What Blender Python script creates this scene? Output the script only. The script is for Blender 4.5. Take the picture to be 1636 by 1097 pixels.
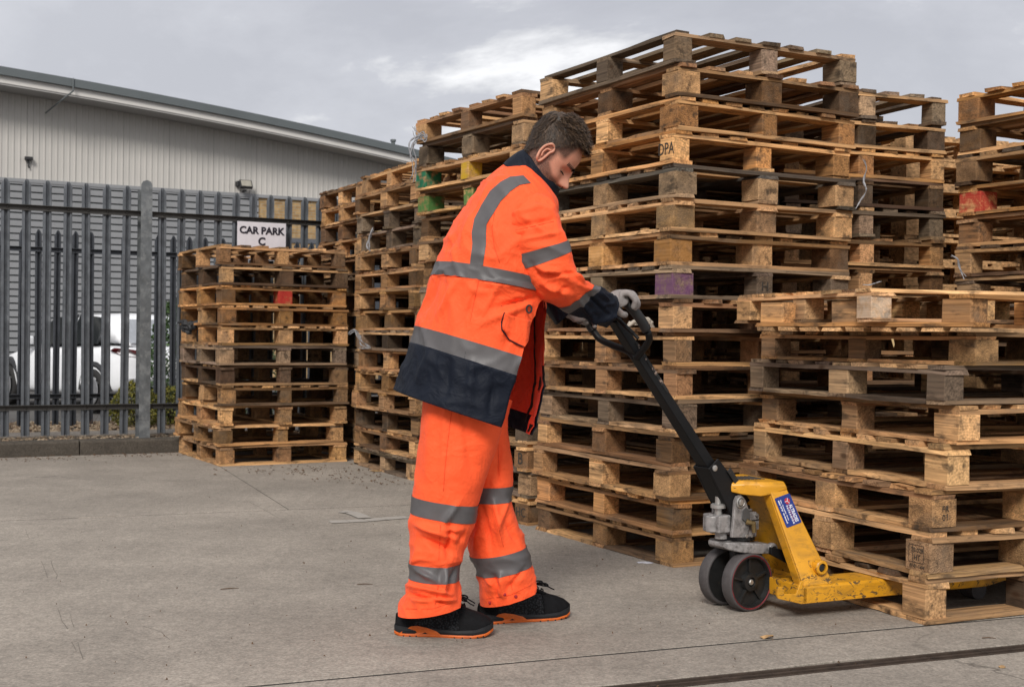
import bpy, math, random
from mathutils import Vector, Matrix, noise
from mathutils.bvhtree import BVHTree

for _o in list(bpy.data.objects):
    bpy.data.objects.remove(_o)
scene = bpy.context.scene
COL = scene.collection
rad = math.radians
rnd = random.Random(11)

# ------------------------------------------------------------------ camera
CAM_H = 0.985
FOC = 2033.0 / 1636.0          # focal length / sensor width
PITCH, ROLL = rad(0.296), rad(0.71)
CAM_R = Matrix.Rotation(math.pi / 2 - PITCH, 3, 'X') @ Matrix.Rotation(ROLL, 3, 'Z')
cam_data = bpy.data.cameras.new('camera')
cam_data.sensor_width = 36.0
cam_data.lens = 36.0 * FOC
cam_data.clip_start = 0.05
cam_data.clip_end = 3000
cam_data.dof.use_dof = True
cam_data.dof.focus_distance = 4.5
cam_data.dof.aperture_fstop = 9.0
cam = bpy.data.objects.new('camera', cam_data)
M = CAM_R.to_4x4(); M.translation = Vector((0, 0, CAM_H))
cam.matrix_world = M
COL.objects.link(cam)
scene.camera = cam

# ------------------------------------------------------------------ sky and sun
SUN_EL, SUN_AZ = rad(38), rad(192)      # azimuth clockwise from +Y
world = bpy.data.worlds.new('World')
scene.world = world
world.use_nodes = True
wn, wl = world.node_tree.nodes, world.node_tree.links
wn.clear()
w_out = wn.new('ShaderNodeOutputWorld')
w_bg = wn.new('ShaderNodeBackground')
w_bg.inputs['Strength'].default_value = 0.100
w_sky = wn.new('ShaderNodeTexSky')
w_sky.sky_type = 'NISHITA'
w_sky.sun_disc = False
w_sky.sun_elevation = SUN_EL
w_sky.sun_rotation = SUN_AZ
w_sky.dust_density = 3.0
w_tc = wn.new('ShaderNodeTexCoord')
w_map = wn.new('ShaderNodeMapping')
w_map.inputs['Scale'].default_value = (1.0, 1.0, 2.6)
w_map.inputs['Location'].default_value = (5.2, 2.2, 0.4)
wl.new(w_tc.outputs['Generated'], w_map.inputs['Vector'])
def w_noise(scale, detail, rough, dist):
    n = wn.new('ShaderNodeTexNoise')
    n.inputs['Scale'].default_value = scale
    n.inputs['Detail'].default_value = detail
    n.inputs['Roughness'].default_value = rough
    n.inputs['Distortion'].default_value = dist
    wl.new(w_map.outputs['Vector'], n.inputs['Vector'])
    return n
n1 = w_noise(2.7, 12.0, 0.60, 0.25)
n2 = w_noise(1.1, 3.0, 0.5, 0.2)
w_r1 = wn.new('ShaderNodeValToRGB')          # cloud tone: lilac-grey bellies to bright tops
e = w_r1.color_ramp.elements
e[0].position, e[0].color = 0.40, (5.0, 5.08, 5.5, 1)
e[1].position, e[1].color = 0.585, (9.3, 9.3, 9.4, 1)
m_ = w_r1.color_ramp.elements.new(0.495); m_.color = (5.6, 5.68, 6.1, 1)
m_ = w_r1.color_ramp.elements.new(0.528); m_.color = (6.8, 6.85, 7.1, 1)
wl.new(n1.outputs['Fac'], w_r1.inputs['Fac'])
w_r2 = wn.new('ShaderNodeValToRGB')
e = w_r2.color_ramp.elements
e[0].position, e[0].color = 0.35, (0.90, 0.90, 0.91, 1)
e[1].position, e[1].color = 0.65, (1.10, 1.10, 1.09, 1)
wl.new(n2.outputs['Fac'], w_r2.inputs['Fac'])
w_mul = wn.new('ShaderNodeMixRGB'); w_mul.blend_type = 'MULTIPLY'
w_mul.inputs['Fac'].default_value = 1.0
wl.new(w_r1.outputs['Color'], w_mul.inputs['Color1'])
wl.new(w_r2.outputs['Color'], w_mul.inputs['Color2'])
w_mix = wn.new('ShaderNodeMixRGB')
w_mix.inputs['Fac'].default_value = 0.93
wl.new(w_sky.outputs['Color'], w_mix.inputs['Color1'])
wl.new(w_mul.outputs['Color'], w_mix.inputs['Color2'])
wl.new(w_mix.outputs['Color'], w_bg.inputs['Color'])
wl.new(w_bg.outputs['Background'], w_out.inputs['Surface'])

sun_data = bpy.data.lights.new('sun', 'SUN')
sun_data.energy = 2.5
sun_data.angle = rad(18)
sun_data.color = (1.0, 0.96, 0.9)
sun = bpy.data.objects.new('sun', sun_data)
sd = Vector((math.sin(SUN_AZ) * math.cos(SUN_EL), math.cos(SUN_AZ) * math.cos(SUN_EL), math.sin(SUN_EL)))
sun.rotation_euler = sd.to_track_quat('Z', 'Y').to_euler()
sun.location = sd * 40
COL.objects.link(sun)

scene.view_settings.view_transform = 'Standard'
scene.view_settings.look = 'None'
scene.view_settings.exposure = 0.2
scene.view_settings.gamma = 1.0
scene.view_settings.use_curve_mapping = False
scene.cycles.use_denoising = True
scene.cycles.max_bounces = 6
scene.cycles.diffuse_bounces = 3
scene.cycles.glossy_bounces = 2
scene.cycles.transparent_max_bounces = 6
scene.cycles.caustics_reflective = False
scene.cycles.caustics_refractive = False

# ------------------------------------------------------------------ helpers
def W(px, py, Y):
    """the point of the place seen at photograph pixel (px, py), Y metres ahead"""
    d = CAM_R @ Vector(((px - 818) / 2033, -(py - 548.5) / 2033, -1))
    return Vector((0, 0, CAM_H)) + d * (Y / d.y)

def tag(o, label=None, cat=None, group=None, kind=None):
    if label: o['label'] = label
    if cat: o['category'] = cat
    if group: o['group'] = group
    if kind: o['kind'] = kind
    return o

def empty(name, loc=(0, 0, 0), rz=0.0, parent=None):
    o = bpy.data.objects.new(name, None)
    o.empty_display_size = 0.1
    o.location = loc
    o.rotation_euler = (0, 0, rz)
    COL.objects.link(o)
    if parent: o.parent = parent
    return o

def mesh(name, verts, faces, mat=None, smooth=False):
    me = bpy.data.meshes.new(name)
    me.from_pydata([tuple(v) for v in verts], [], faces)
    if mat: me.materials.append(mat)
    if smooth:
        me.polygons.foreach_set('use_smooth', [True] * len(me.polygons))
    me.update()
    return me

def obj(name, me, parent=None, loc=None, rot=None):
    o = bpy.data.objects.new(name, me)
    COL.objects.link(o)
    if parent: o.parent = parent
    if loc is not None: o.location = loc
    if rot is not None: o.rotation_euler = rot
    return o

class MB:
    """collects shapes into one mesh"""
    def __init__(s): s.v = []; s.f = []
    def add(s, v, f):
        n = len(s.v); s.v += [Vector(p) for p in v]; s.f += [tuple(i + n for i in q) for q in f]
        return s
    def box(s, a, b, m=None):
        x0, y0, z0 = a; x1, y1, z1 = b
        v = [Vector(p) for p in ((x0,y0,z0),(x1,y0,z0),(x1,y1,z0),(x0,y1,z0),(x0,y0,z1),(x1,y0,z1),(x1,y1,z1),(x0,y1,z1))]
        if m: v = [m @ p for p in v]
        return s.add(v, [(0,3,2,1),(4,5,6,7),(0,1,5,4),(1,2,6,5),(2,3,7,6),(3,0,4,7)])
    def prism(s, poly, depth_vec):
        """closed polygon (3D points) extruded along depth_vec"""
        n = len(poly); d = Vector(depth_vec)
        v = [Vector(p) for p in poly] + [Vector(p) + d for p in poly]
        f = [tuple(range(n - 1, -1, -1)), tuple(range(n, 2 * n))]
        f += [(i, (i + 1) % n, n + (i + 1) % n, n + i) for i in range(n)]
        return s.add(v, f)
    def tube(s, pts, r, n=8, caps=True, squash=None):
        pts = [Vector(p) for p in pts]
        rs = r if isinstance(r, (list, tuple)) else [r] * len(pts)
        base = len(s.v); up = None
        for i, p in enumerate(pts):
            t = (pts[min(i + 1, len(pts) - 1)] - pts[max(i - 1, 0)]).normalized()
            if up is None:
                up = Vector((0, 0, 1)) if abs(t.z) < 0.9 else Vector((1, 0, 0))
            a = (up - t * up.dot(t)).normalized(); b = t.cross(a); up = a
            for k in range(n):
                an = 2 * math.pi * k / n
                s.v.append(p + (a * math.cos(an) + b * math.sin(an)) * rs[i])
        for i in range(len(pts) - 1):
            for k in range(n):
                s.f.append((base + i*n + k, base + i*n + (k+1) % n, base + (i+1)*n + (k+1) % n, base + (i+1)*n + k))
        if caps:
            s.f.append(tuple(base + k for k in range(n - 1, -1, -1)))
            e0 = base + (len(pts) - 1) * n
            s.f.append(tuple(e0 + k for k in range(n)))
        return s
    def lathe(s, prof, centre, axis, n=24, closed=False):
        """prof: list of (radius, along axis)"""
        c = Vector(centre); ax = Vector(axis).normalized()
        u = ax.orthogonal().normalized(); w = ax.cross(u)
        base = len(s.v)
        for r, h in prof:
            for k in range(n):
                an = 2 * math.pi * k / n
                s.v.append(c + ax * h + (u * math.cos(an) + w * math.sin(an)) * r)
        m = len(prof)
        for i in range(m if closed else m - 1):
            j = (i + 1) % m
            for k in range(n):
                s.f.append((base + i*n + k, base + i*n + (k+1) % n, base + j*n + (k+1) % n, base + j*n + k))
        if not closed:
            s.f.append(tuple(base + k for k in range(n - 1, -1, -1)))
            s.f.append(tuple(base + (m - 1) * n + k for k in range(n)))
        return s
    def build(s, name, mat, parent=None, smooth=False, bevel=0.0, loc=None, rot=None, seg=2):
        o = obj(name, mesh(name, s.v, s.f, mat, smooth), parent, loc, rot)
        if bevel:
            b = o.modifiers.new('bevel', 'BEVEL'); b.width = bevel; b.segments = seg
            b.limit_method = 'ANGLE'; b.angle_limit = rad(35)
            o.data.polygons.foreach_set('use_smooth', [True] * len(o.data.polygons))
            wnm = o.modifiers.new('normals', 'WEIGHTED_NORMAL'); wnm.keep_sharp = True
        return o

# ------------------------------------------------------------------ materials
def new_mat(name, base=(0.5, 0.5, 0.5), rough=0.6, metal=0.0, spec=0.5):
    m = bpy.data.materials.new(name); m.use_nodes = True
    b = m.node_tree.nodes['Principled BSDF']
    b.inputs['Base Color'].default_value = (*base, 1)
    b.inputs['Roughness'].default_value = rough
    b.inputs['Metallic'].default_value = metal
    b.inputs['Specular IOR Level'].default_value = spec
    return m, m.node_tree.nodes, m.node_tree.links, b

def tex_noise(N, L, vec, scale, detail=4, rough=0.55, dist=0.0):
    n = N.new('ShaderNodeTexNoise')
    n.inputs['Scale'].default_value = scale; n.inputs['Detail'].default_value = detail
    n.inputs['Roughness'].default_value = rough; n.inputs['Distortion'].default_value = dist
    if vec is not None: L.new(vec, n.inputs['Vector'])
    return n.outputs['Fac']

def mapping(N, L, vec, scale=(1, 1, 1), rot=(0, 0, 0), loc=(0, 0, 0)):
    m = N.new('ShaderNodeMapping')
    m.inputs['Scale'].default_value = scale; m.inputs['Rotation'].default_value = rot; m.inputs['Location'].default_value = loc
    L.new(vec, m.inputs['Vector']); return m.outputs['Vector']

def ramp(N, L, fac, *stops):
    r = N.new('ShaderNodeValToRGB'); els = r.color_ramp.elements
    for i, (p, c) in enumerate(stops):
        c = (c, c, c) if isinstance(c, (int, float)) else c
        el = els[i] if i < 2 else els.new(p)
        el.position = p; el.color = (*c, 1)
    L.new(fac, r.inputs['Fac']); return r.outputs['Color']

def mixc(N, L, fac, a, b, mode='MIX'):
    m = N.new('ShaderNodeMixRGB'); m.blend_type = mode
    for sock, v in (('Fac', fac), ('Color1', a), ('Color2', b)):
        if isinstance(v, (int, float)): m.inputs[sock].default_value = v if sock == 'Fac' else (v, v, v, 1)
        elif isinstance(v, tuple): m.inputs[sock].default_value = (*v, 1)
        else: L.new(v, m.inputs[sock])
    return m.outputs['Color']

def math_(N, L, op, a, b=None, c=None):
    m = N.new('ShaderNodeMath'); m.operation = op
    for i, v in enumerate((a, b, c)):
        if v is None: continue
        if isinstance(v, (int, float)): m.inputs[i].default_value = v
        else: L.new(v, m.inputs[i])
    return m.outputs[0]

def bump(N, L, bsdf, height, strength=0.5, dist=0.002, prev=None):
    b = N.new('ShaderNodeBump'); b.inputs['Strength'].default_value = strength; b.inputs['Distance'].default_value = dist
    L.new(height, b.inputs['Height'])
    if prev is not None: L.new(prev, b.inputs['Normal'])
    L.new(b.outputs['Normal'], bsdf.inputs['Normal']); return b.outputs['Normal']

def coords(N, kind='Object'):
    return N.new('ShaderNodeTexCoord').outputs[kind]

def obj_rand_vec(N, L, amount=31.0):
    """object coordinates shifted by a per-object random amount"""
    oi = N.new('ShaderNodeObjectInfo')
    co = coords(N)
    add = N.new('ShaderNodeVectorMath'); add.operation = 'MULTIPLY_ADD'
    cmb = N.new('ShaderNodeCombineXYZ')
    for i, k in enumerate((1.0, 7.3, 3.7)):
        L.new(math_(N, L, 'FRACT', math_(N, L, 'MULTIPLY', oi.outputs['Random'], k * 5.13)), cmb.inputs[i])
    L.new(cmb.outputs[0], add.inputs[0])
    add.inputs[1].default_value = (amount,) * 3
    L.new(co, add.inputs[2])
    return add.outputs[0], oi

def wood_material(name, paint=None, chip=False, pamt=0.85):
    m, N, L, B = new_mat(name, rough=0.85, spec=0.25)
    vec, oi = obj_rand_vec(N, L)
    r2 = math_(N, L, 'FRACT', math_(N, L, 'MULTIPLY', oi.outputs['Random'], 17.31))
    r3 = math_(N, L, 'FRACT', math_(N, L, 'MULTIPLY', oi.outputs['Random'], 91.7))
    if chip:
        vo = N.new('ShaderNodeTexVoronoi'); vo.inputs['Scale'].default_value = 190
        L.new(mapping(N, L, vec, (1, 1, 2.2)), vo.inputs['Vector'])
        col = ramp(N, L, vo.outputs['Color'], (0.1, 0.6), (0.9, 1.25), (0.5, 0.92))
        big = tex_noise(N, L, vec, 18, 3)
        col = mixc(N, L, 1.0, col, ramp(N, L, big, (0.3, 0.55), (0.7, 1.2)), 'MULTIPLY')
        height = vo.outputs['Distance']
        bump(N, L, B, height, 0.8, 0.004)
    else:
        grain_v = mapping(N, L, vec, (1.2, 34, 34))
        g1 = tex_noise(N, L, grain_v, 1.6, 5, 0.6, 0.6)
        wv = N.new('ShaderNodeTexWave'); wv.wave_type = 'RINGS'; wv.rings_direction = 'X'
        wv.inputs['Scale'].default_value = 26; wv.inputs['Distortion'].default_value = 5.0
        wv.inputs['Detail'].default_value = 2.0; wv.inputs['Detail Scale'].default_value = 0.8
        # ring centre a little off the board
        co = coords(N); cm = N.new('ShaderNodeCombineXYZ')
        L.new(math_(N, L, 'MULTIPLY_ADD', r2, 0.16, -0.08), cm.inputs[1])
        L.new(math_(N, L, 'MULTIPLY_ADD', r3, 0.12, 0.03), cm.inputs[2])
        ad = N.new('ShaderNodeVectorMath'); ad.operation = 'ADD'
        L.new(co, ad.inputs[0]); L.new(cm.outputs[0], ad.inputs[1])
        L.new(mapping(N, L, ad.outputs[0], (0.12, 1, 1)), wv.inputs['Vector'])
        g2 = tex_noise(N, L, mapping(N, L, vec, (2.5, 120, 120)), 1.0, 3, 0.6)
        col = ramp(N, L, g1, (0.28, 0.38), (0.72, 1.32), (0.48, 0.95))
        col = mixc(N, L, 1.0, col, ramp(N, L, g2, (0.35, 0.72), (0.6, 1.12)), 'MULTIPLY')
        col = mixc(N, L, 0.42, col, ramp(N, L, wv.outputs['Fac'], (0.1, 0.72), (0.8, 1.12)), 'MULTIPLY')
        n1 = bump(N, L, B, g1, 0.7, 0.0022)
    # tone of the pallet (object colour) shifted per board
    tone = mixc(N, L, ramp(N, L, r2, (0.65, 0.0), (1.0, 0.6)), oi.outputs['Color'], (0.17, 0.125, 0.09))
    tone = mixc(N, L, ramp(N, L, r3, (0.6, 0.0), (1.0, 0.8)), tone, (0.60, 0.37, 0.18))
    col = mixc(N, L, 1.0, tone, col, 'MULTIPLY')
    val = math_(N, L, 'MULTIPLY_ADD', r3, 0.6, 0.66)
    col = mixc(N, L, 1.0, col, val, 'MULTIPLY')
    # grey weathering and dark water stains with shapes of their own
    bl = tex_noise(N, L, mapping(N, L, vec, (3.0, 9, 9)), 1.0, 5, 0.6)
    col = mixc(N, L, ramp(N, L, bl, (0.50, 0.0), (0.66, 0.5)), col, (0.14, 0.112, 0.085))
    st = tex_noise(N, L, mapping(N, L, vec, (5, 14, 14), loc=(3, 1, 7)), 1.3, 6, 0.65)
    col = mixc(N, L, ramp(N, L, st, (0.545, 0.0), (0.66, 0.75)), col, (0.04, 0.03, 0.022))
    if paint:
        pn = tex_noise(N, L, vec, 22, 5, 0.6)
        col = mixc(N, L, ramp(N, L, pn, (0.37, 0.15), (0.54, pamt)), col, paint)
    # knots
    if not chip:
        kn = N.new('ShaderNodeTexVoronoi'); kn.inputs['Scale'].default_value = 1.0
        L.new(mapping(N, L, vec, (4.2, 9, 9)), kn.inputs['Vector'])
        col = mixc(N, L, ramp(N, L, kn.outputs['Distance'], (0.05, 0.8), (0.13, 0.0)), col, (0.05, 0.025, 0.012))
    col = mixc(N, L, 1.0, col, (1.0, 0.935, 0.87), 'MULTIPLY')
    L.new(col, B.inputs['Base Color'])
    return m

WOOD = wood_material('weathered_wood')
CHIP = wood_material('pressed_chip_wood', chip=True)
PAINTS = {k: wood_material(k + '_painted_wood', paint=c, pamt=dict(orange=0.4, pale=0.5, purple=0.7, yellow=0.9, light_green=0.9, green=0.97).get(k, 0.85)) for k, c in dict(
    green=(0.012, 0.16, 0.085), light_green=(0.05, 0.19, 0.05), yellow=(0.55, 0.36, 0.02),
    red=(0.40, 0.014, 0.02), purple=(0.13, 0.045, 0.16), orange=(0.5, 0.24, 0.05), pale=(0.6, 0.55, 0.48)).items()}
INK, *_ = new_mat('stencil_ink', (0.035, 0.028, 0.022), 0.8)

def concrete_material(name, base, brushed=True):
    m, N, L, B = new_mat(name, rough=0.9, spec=0.3)
    g = N.new('ShaderNodeNewGeometry').outputs['Position']
    n_big = tex_noise(N, L, g, 0.55, 5, 0.6, 0.4)
    n_mid = tex_noise(N, L, g, 3.2, 6, 0.6, 0.3)
    n_fine = tex_noise(N, L, g, 95, 3, 0.7)
    col = mixc(N, L, 1.0, base, ramp(N, L, n_big, (0.3, 0.78), (0.7, 1.16)), 'MULTIPLY')
    col = mixc(N, L, 1.0, col, ramp(N, L, n_mid, (0.32, 0.86), (0.68, 1.08)), 'MULTIPLY')
    col = mixc(N, L, 1.0, col, ramp(N, L, n_fine, (0.3, 0.66), (0.7, 1.28)), 'MULTIPLY')
    n_gr = tex_noise(N, L, g, 28, 5, 0.75)
    col = mixc(N, L, 1.0, col, ramp(N, L, n_gr, (0.36, 0.80), (0.64, 1.14)), 'MULTIPLY')
    vo = N.new('ShaderNodeTexVoronoi'); vo.inputs['Scale'].default_value = 62
    L.new(g, vo.inputs['Vector'])
    col = mixc(N, L, ramp(N, L, vo.outputs['Distance'], (0.0, 0.32), (0.16, 0.0)), col, (0.50, 0.47, 0.43))
    vo2 = N.new('ShaderNodeTexVoronoi'); vo2.inputs['Scale'].default_value = 41
    L.new(mapping(N, L, g, loc=(3.3, 1.7, 0)), vo2.inputs['Vector'])
    col = mixc(N, L, ramp(N, L, vo2.outputs['Distance'], (0.0, 0.5), (0.11, 0.0)), col, (0.06, 0.055, 0.05))
    # darker worn patches and tyre smears
    sm = tex_noise(N, L, mapping(N, L, g, (1.0, 4.2, 1), rot=(0, 0, rad(14))), 0.9, 5, 0.65, 0.7)
    col = mixc(N, L, ramp(N, L, sm, (0.58, 0.0), (0.75, 0.28)), col, (0.12, 0.105, 0.092))
    # hairline cracks
    wv = N.new('ShaderNodeTexVoronoi'); wv.feature = 'DISTANCE_TO_EDGE'; wv.inputs['Scale'].default_value = 0.42
    dv = N.new('ShaderNodeVectorMath'); dv.operation = 'ADD'
    nz = N.new('ShaderNodeTexNoise'); nz.inputs['Scale'].default_value = 2.2; nz.inputs['Detail'].default_value = 6
    L.new(g, nz.inputs['Vector'])
    sc = N.new('ShaderNodeVectorMath'); sc.operation = 'SCALE'; sc.inputs['Scale'].default_value = 0.7
    L.new(nz.outputs['Color'], sc.inputs[0]); L.new(g, dv.inputs[0]); L.new(sc.outputs[0], dv.inputs[1])
    L.new(dv.outputs[0], wv.inputs['Vector'])
    brk = tex_noise(N, L, g, 0.8, 2)
    crk = mixc(N, L, 1.0, ramp(N, L, wv.outputs['Distance'], (0.0015, 1.0), (0.004, 0.0)), ramp(N, L, brk, (0.52, 0.0), (0.6, 0.8)), 'MULTIPLY')
    col = mixc(N, L, crk, col, (0.07, 0.06, 0.05))
    h = n_fine
    if brushed:
        br = tex_noise(N, L, mapping(N, L, g, (26, 0.9, 1), rot=(0, 0, -rad(23))), 1.0, 4, 0.75, 0.15)
        zone = tex_noise(N, L, g, 0.5, 2)
        col = mixc(N, L, ramp(N, L, zone, (0.42, 0.08), (0.62, 0.6)), col, mixc(N, L, 1.0, col, ramp(N, L, br, (0.32, 0.84), (0.62, 1.06)), 'MULTIPLY'))
        bump(N, L, B, mixc(N, L, 0.5, n_fine, br), 0.55, 0.004)
    else:
        bump(N, L, B, h, 0.5, 0.004)
    L.new(col, B.inputs['Base Color'])
    return m
CONCRETE = concrete_material('brushed_concrete', (0.315, 0.276, 0.234))
KERB_M = concrete_material('kerb_concrete', (0.085, 0.072, 0.058), False)
PATH_M = concrete_material('path_concrete', (0.24, 0.21, 0.18), False)

def plain(name, base, rough=0.6, metal=0.0, spec=0.5, var=0.15, scale=12.0, bmp=0.0, bs=60.0, dirt=None, dirt_amt=0.6, dlo=0.52, dhi=0.66, dscale=7.0):
    m, N, L, B = new_mat(name, base, rough, metal, spec)
    co = coords(N)
    n = tex_noise(N, L, co, scale, 5, 0.6)
    col = mixc(N, L, 1.0, base, ramp(N, L, n, (0.3, 1 - var), (0.7, 1 + var)), 'MULTIPLY')
    if dirt:
        d = tex_noise(N, L, mapping(N, L, co, loc=(5, 2, 8)), dscale, 8, 0.72)
        f = ramp(N, L, d, (dlo, 0.0), (dhi, dirt_amt))
        col = mixc(N, L, f, col, dirt)
        L.new(mixc(N, L, f, rough, 0.85), B.inputs['Roughness'])
    L.new(col, B.inputs['Base Color'])
    if bmp: bump(N, L, B, tex_noise(N, L, co, bs, 4, 0.6), bmp, 0.002)
    return m

STEEL = plain('galvanised_steel', (0.118, 0.128, 0.142), 0.55, 0.35, var=0.35, scale=9, dirt=(0.32, 0.33, 0.33), dirt_amt=0.5, dlo=0.56, dhi=0.70, dscale=11)
STEEL_DARK = plain('weathered_steel', (0.055, 0.06, 0.07), 0.6, 0.3, var=0.3, scale=9)
POST_M = plain('galvanised_post', (0.135, 0.145, 0.152), 0.55, 0.35, var=0.3, scale=14, dirt=(0.30, 0.31, 0.31), dirt_amt=0.4, dlo=0.5, dhi=0.6, dscale=16)
RAIL_M = plain('rail_steel', (0.05, 0.048, 0.045), 0.6, 0.3, var=0.3, scale=9)

def text(name, body, size, mat, parent, loc, rot, align='CENTER', extrude=0.0004, sx=1.0, bold=0.0):
    cu = bpy.data.curves.new(name, 'FONT'); cu.body = body; cu.size = size
    cu.align_x = align; cu.align_y = 'CENTER'; cu.extrude = extrude; cu.fill_mode = 'BOTH'
    cu.materials.append(mat); cu.resolution_u = 3
    cu.offset = bold
    tmp = bpy.data.objects.new(name, cu); COL.objects.link(tmp)
    bpy.context.view_layer.update()
    me = bpy.data.meshes.new_from_object(tmp.evaluated_get(bpy.context.evaluated_depsgraph_get()))
    me.name = name
    bpy.data.objects.remove(tmp); bpy.data.curves.remove(cu)
    o = bpy.data.objects.new(name, me); COL.objects.link(o)
    o.parent = parent; o.location = loc; o.rotation_euler = rot; o.scale = (sx, 1, 1)
    return o
# ------------------------------------------------------------------ ground
ES = rad(21.8)
E_ = Vector((math.cos(ES), math.sin(ES), 0)); N_ = Vector((-math.sin(ES), math.cos(ES), 0))
KA = rad(27.7)
UK = Vector((math.cos(KA), math.sin(KA), 0)); NK = Vector((-math.sin(KA), math.cos(KA), 0))
K0 = Vector((-2.75, 10.5, 0))
def en(e, n, z=0.0): return E_ * e + N_ * n + Vector((0, 0, z))
def ks(s, n, z=0.0): return K0 + UK * s + NK * n + Vector((0, 0, z))

ground_m = concrete_material('far_asphalt', (0.10, 0.095, 0.09), False)
g_ = MB(); R_ = 900
g_.add([(-R_, -R_, -0.19), (R_, -R_, -0.19), (R_, R_, -0.19), (-R_, R_, -0.19)], [(0, 1, 2, 3)])
ground = tag(g_.build('ground', ground_m), 'flat asphalt ground running out past the car park', kind='structure')

yard = empty('concrete_yard'); tag(yard, 'grey brushed concrete yard in long slabs with open joints', kind='structure')
slab_bed, *_ = new_mat('joint_dirt_shade', (0.018, 0.015, 0.012), 0.95)  # near-black for the bed, also used as painted shade in the joints
# bed under the slabs, seen only in the joints
c_ = [en(-26, -8), en(26, -8), ks(24, 0.1), ks(-24, 0.1)]
bm_ = MB(); bm_.prism([p + Vector((0, 0, -0.17)) for p in c_], (0, 0, 0.12)); bm_.build('slab_bed', slab_bed, yard)
def slab(quad):
    n = 28; v = []; f = []
    a, b, c, d = quad
    # slightly ragged long edges with a worn chamfer
    def edge(p, q, inward, seed):
        out = []
        for i in range(n * 4 + 1):
            t = i / (n * 4); P = p.lerp(q, t)
            j = abs(noise.noise(Vector((t * 60, seed, 0)))) * 0.005 + max(0, noise.noise(Vector((t * 23, seed, 5))) - 0.35) * 0.03
            out.append(P + inward * j)
        return out
    inw = (d - a).normalized()
    bot = edge(a, b, inw, a.x); top = edge(d, c, -inw, d.x + 3)
    m = len(bot)
    rows = [[p + Vector((0, 0, -0.1)) for p in bot], [p + Vector((0, 0, -0.002)) for p in bot],
            [p + inw * 0.002 for p in bot], [p - inw * 0.002 for p in top],
            [p + Vector((0, 0, -0.002)) for p in top], [p + Vector((0, 0, -0.1)) for p in top]]
    for r in rows: v += r
    for k in range(5):
        for i in range(m - 1):
            f.append((k*m + i, k*m + i + 1, (k+1)*m + i + 1, (k+1)*m + i))
    mb = MB(); mb.add(v, f); mb.build('slab', CONCRETE, yard)
def kn(e):   # point where line e meets the kerb
    P = en(e, 0); t = (K0 - P).dot(NK) / N_.dot(NK); return P + N_ * t
J = 0.006
for e0, e1 in ((-26, -2.5), (-2.5, 9.5), (9.5, 26)):
    slab([en(e0 + J, -8), en(e1 - J, -8), en(e1 - J, 3.165), en(e0 + J, 3.165)])
    slab([en(e0 + J, 3.250), en(e1 - J, 3.250), en(e1 - J, 3.560), en(e0 + J, 3.560)])
for e0, e1 in ((-26, -7.5), (-7.5, 26)):
    slab([en(e0 + J, 3.574), en(e1 - J, 3.574), en(e1 - J, 7.092), en(e0 + J, 7.092)])
for e0, e1 in ((-26, -4.6), (-4.6, 1.50), (1.50, 7.7), (7.7, 24)):
    J = 0.0022
    slab([en(e0 + J, 7.106), en(e1 - J, 7.106), kn(e1 - J) - NK * 0.01, kn(e0 + J) - NK * 0.01])

for n_, e0, e1 in ((3.567, -14, 14), (7.099, -14, 20)):  # broken dark strips added as the shade inside the open joints
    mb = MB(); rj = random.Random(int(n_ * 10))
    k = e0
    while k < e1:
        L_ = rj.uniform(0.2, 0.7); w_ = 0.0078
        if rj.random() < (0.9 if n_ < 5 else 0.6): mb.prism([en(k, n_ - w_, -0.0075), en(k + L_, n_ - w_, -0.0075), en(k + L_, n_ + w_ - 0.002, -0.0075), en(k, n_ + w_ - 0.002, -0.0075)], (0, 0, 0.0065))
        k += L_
    mb.build('joint_shade_strip', slab_bed, yard)
# slot drain: two steel edges with a dark slot and cross bars
drain = empty('slot_drain', (0, 0, 0)); tag(drain, 'narrow rusty slot drain crossing the yard near the truck stack', 'drain', )
rust = plain('rusty_steel', (0.055, 0.038, 0.028), 0.75, 0.3, var=0.4, scale=20, bmp=0.4)
black, *_ = new_mat('black_slot', (0.008, 0.007, 0.006), 0.9)
for nn, w_ in ((3.170, 0.012), (3.2025, 0.010), (3.234, 0.012)):
    b_ = MB(); b_.prism([en(-12, nn, -0.03), en(12, nn, -0.03), en(12, nn + w_, -0.03), en(-12, nn + w_, -0.03)], (0, 0, 0.028)); b_.build('edge_rail', rust, drain)
b_ = MB(); b_.prism([en(-12, 3.166, -0.09), en(12, 3.166, -0.09), en(12, 3.249, -0.09), en(-12, 3.249, -0.09)], (0, 0, 0.055)); b_.build('channel_floor', black, drain)
for i in range(-12, 30):
    e_ = i * 0.24 + 0.05
    b_ = MB(); b_.prism([en(e_, 3.183, -0.03), en(e_ + 0.02, 3.183, -0.03), en(e_ + 0.02, 3.233, -0.03), en(e_, 3.233, -0.03)], (0, 0, 0.024)); b_.build('cross_bar', rust, drain)

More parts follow.
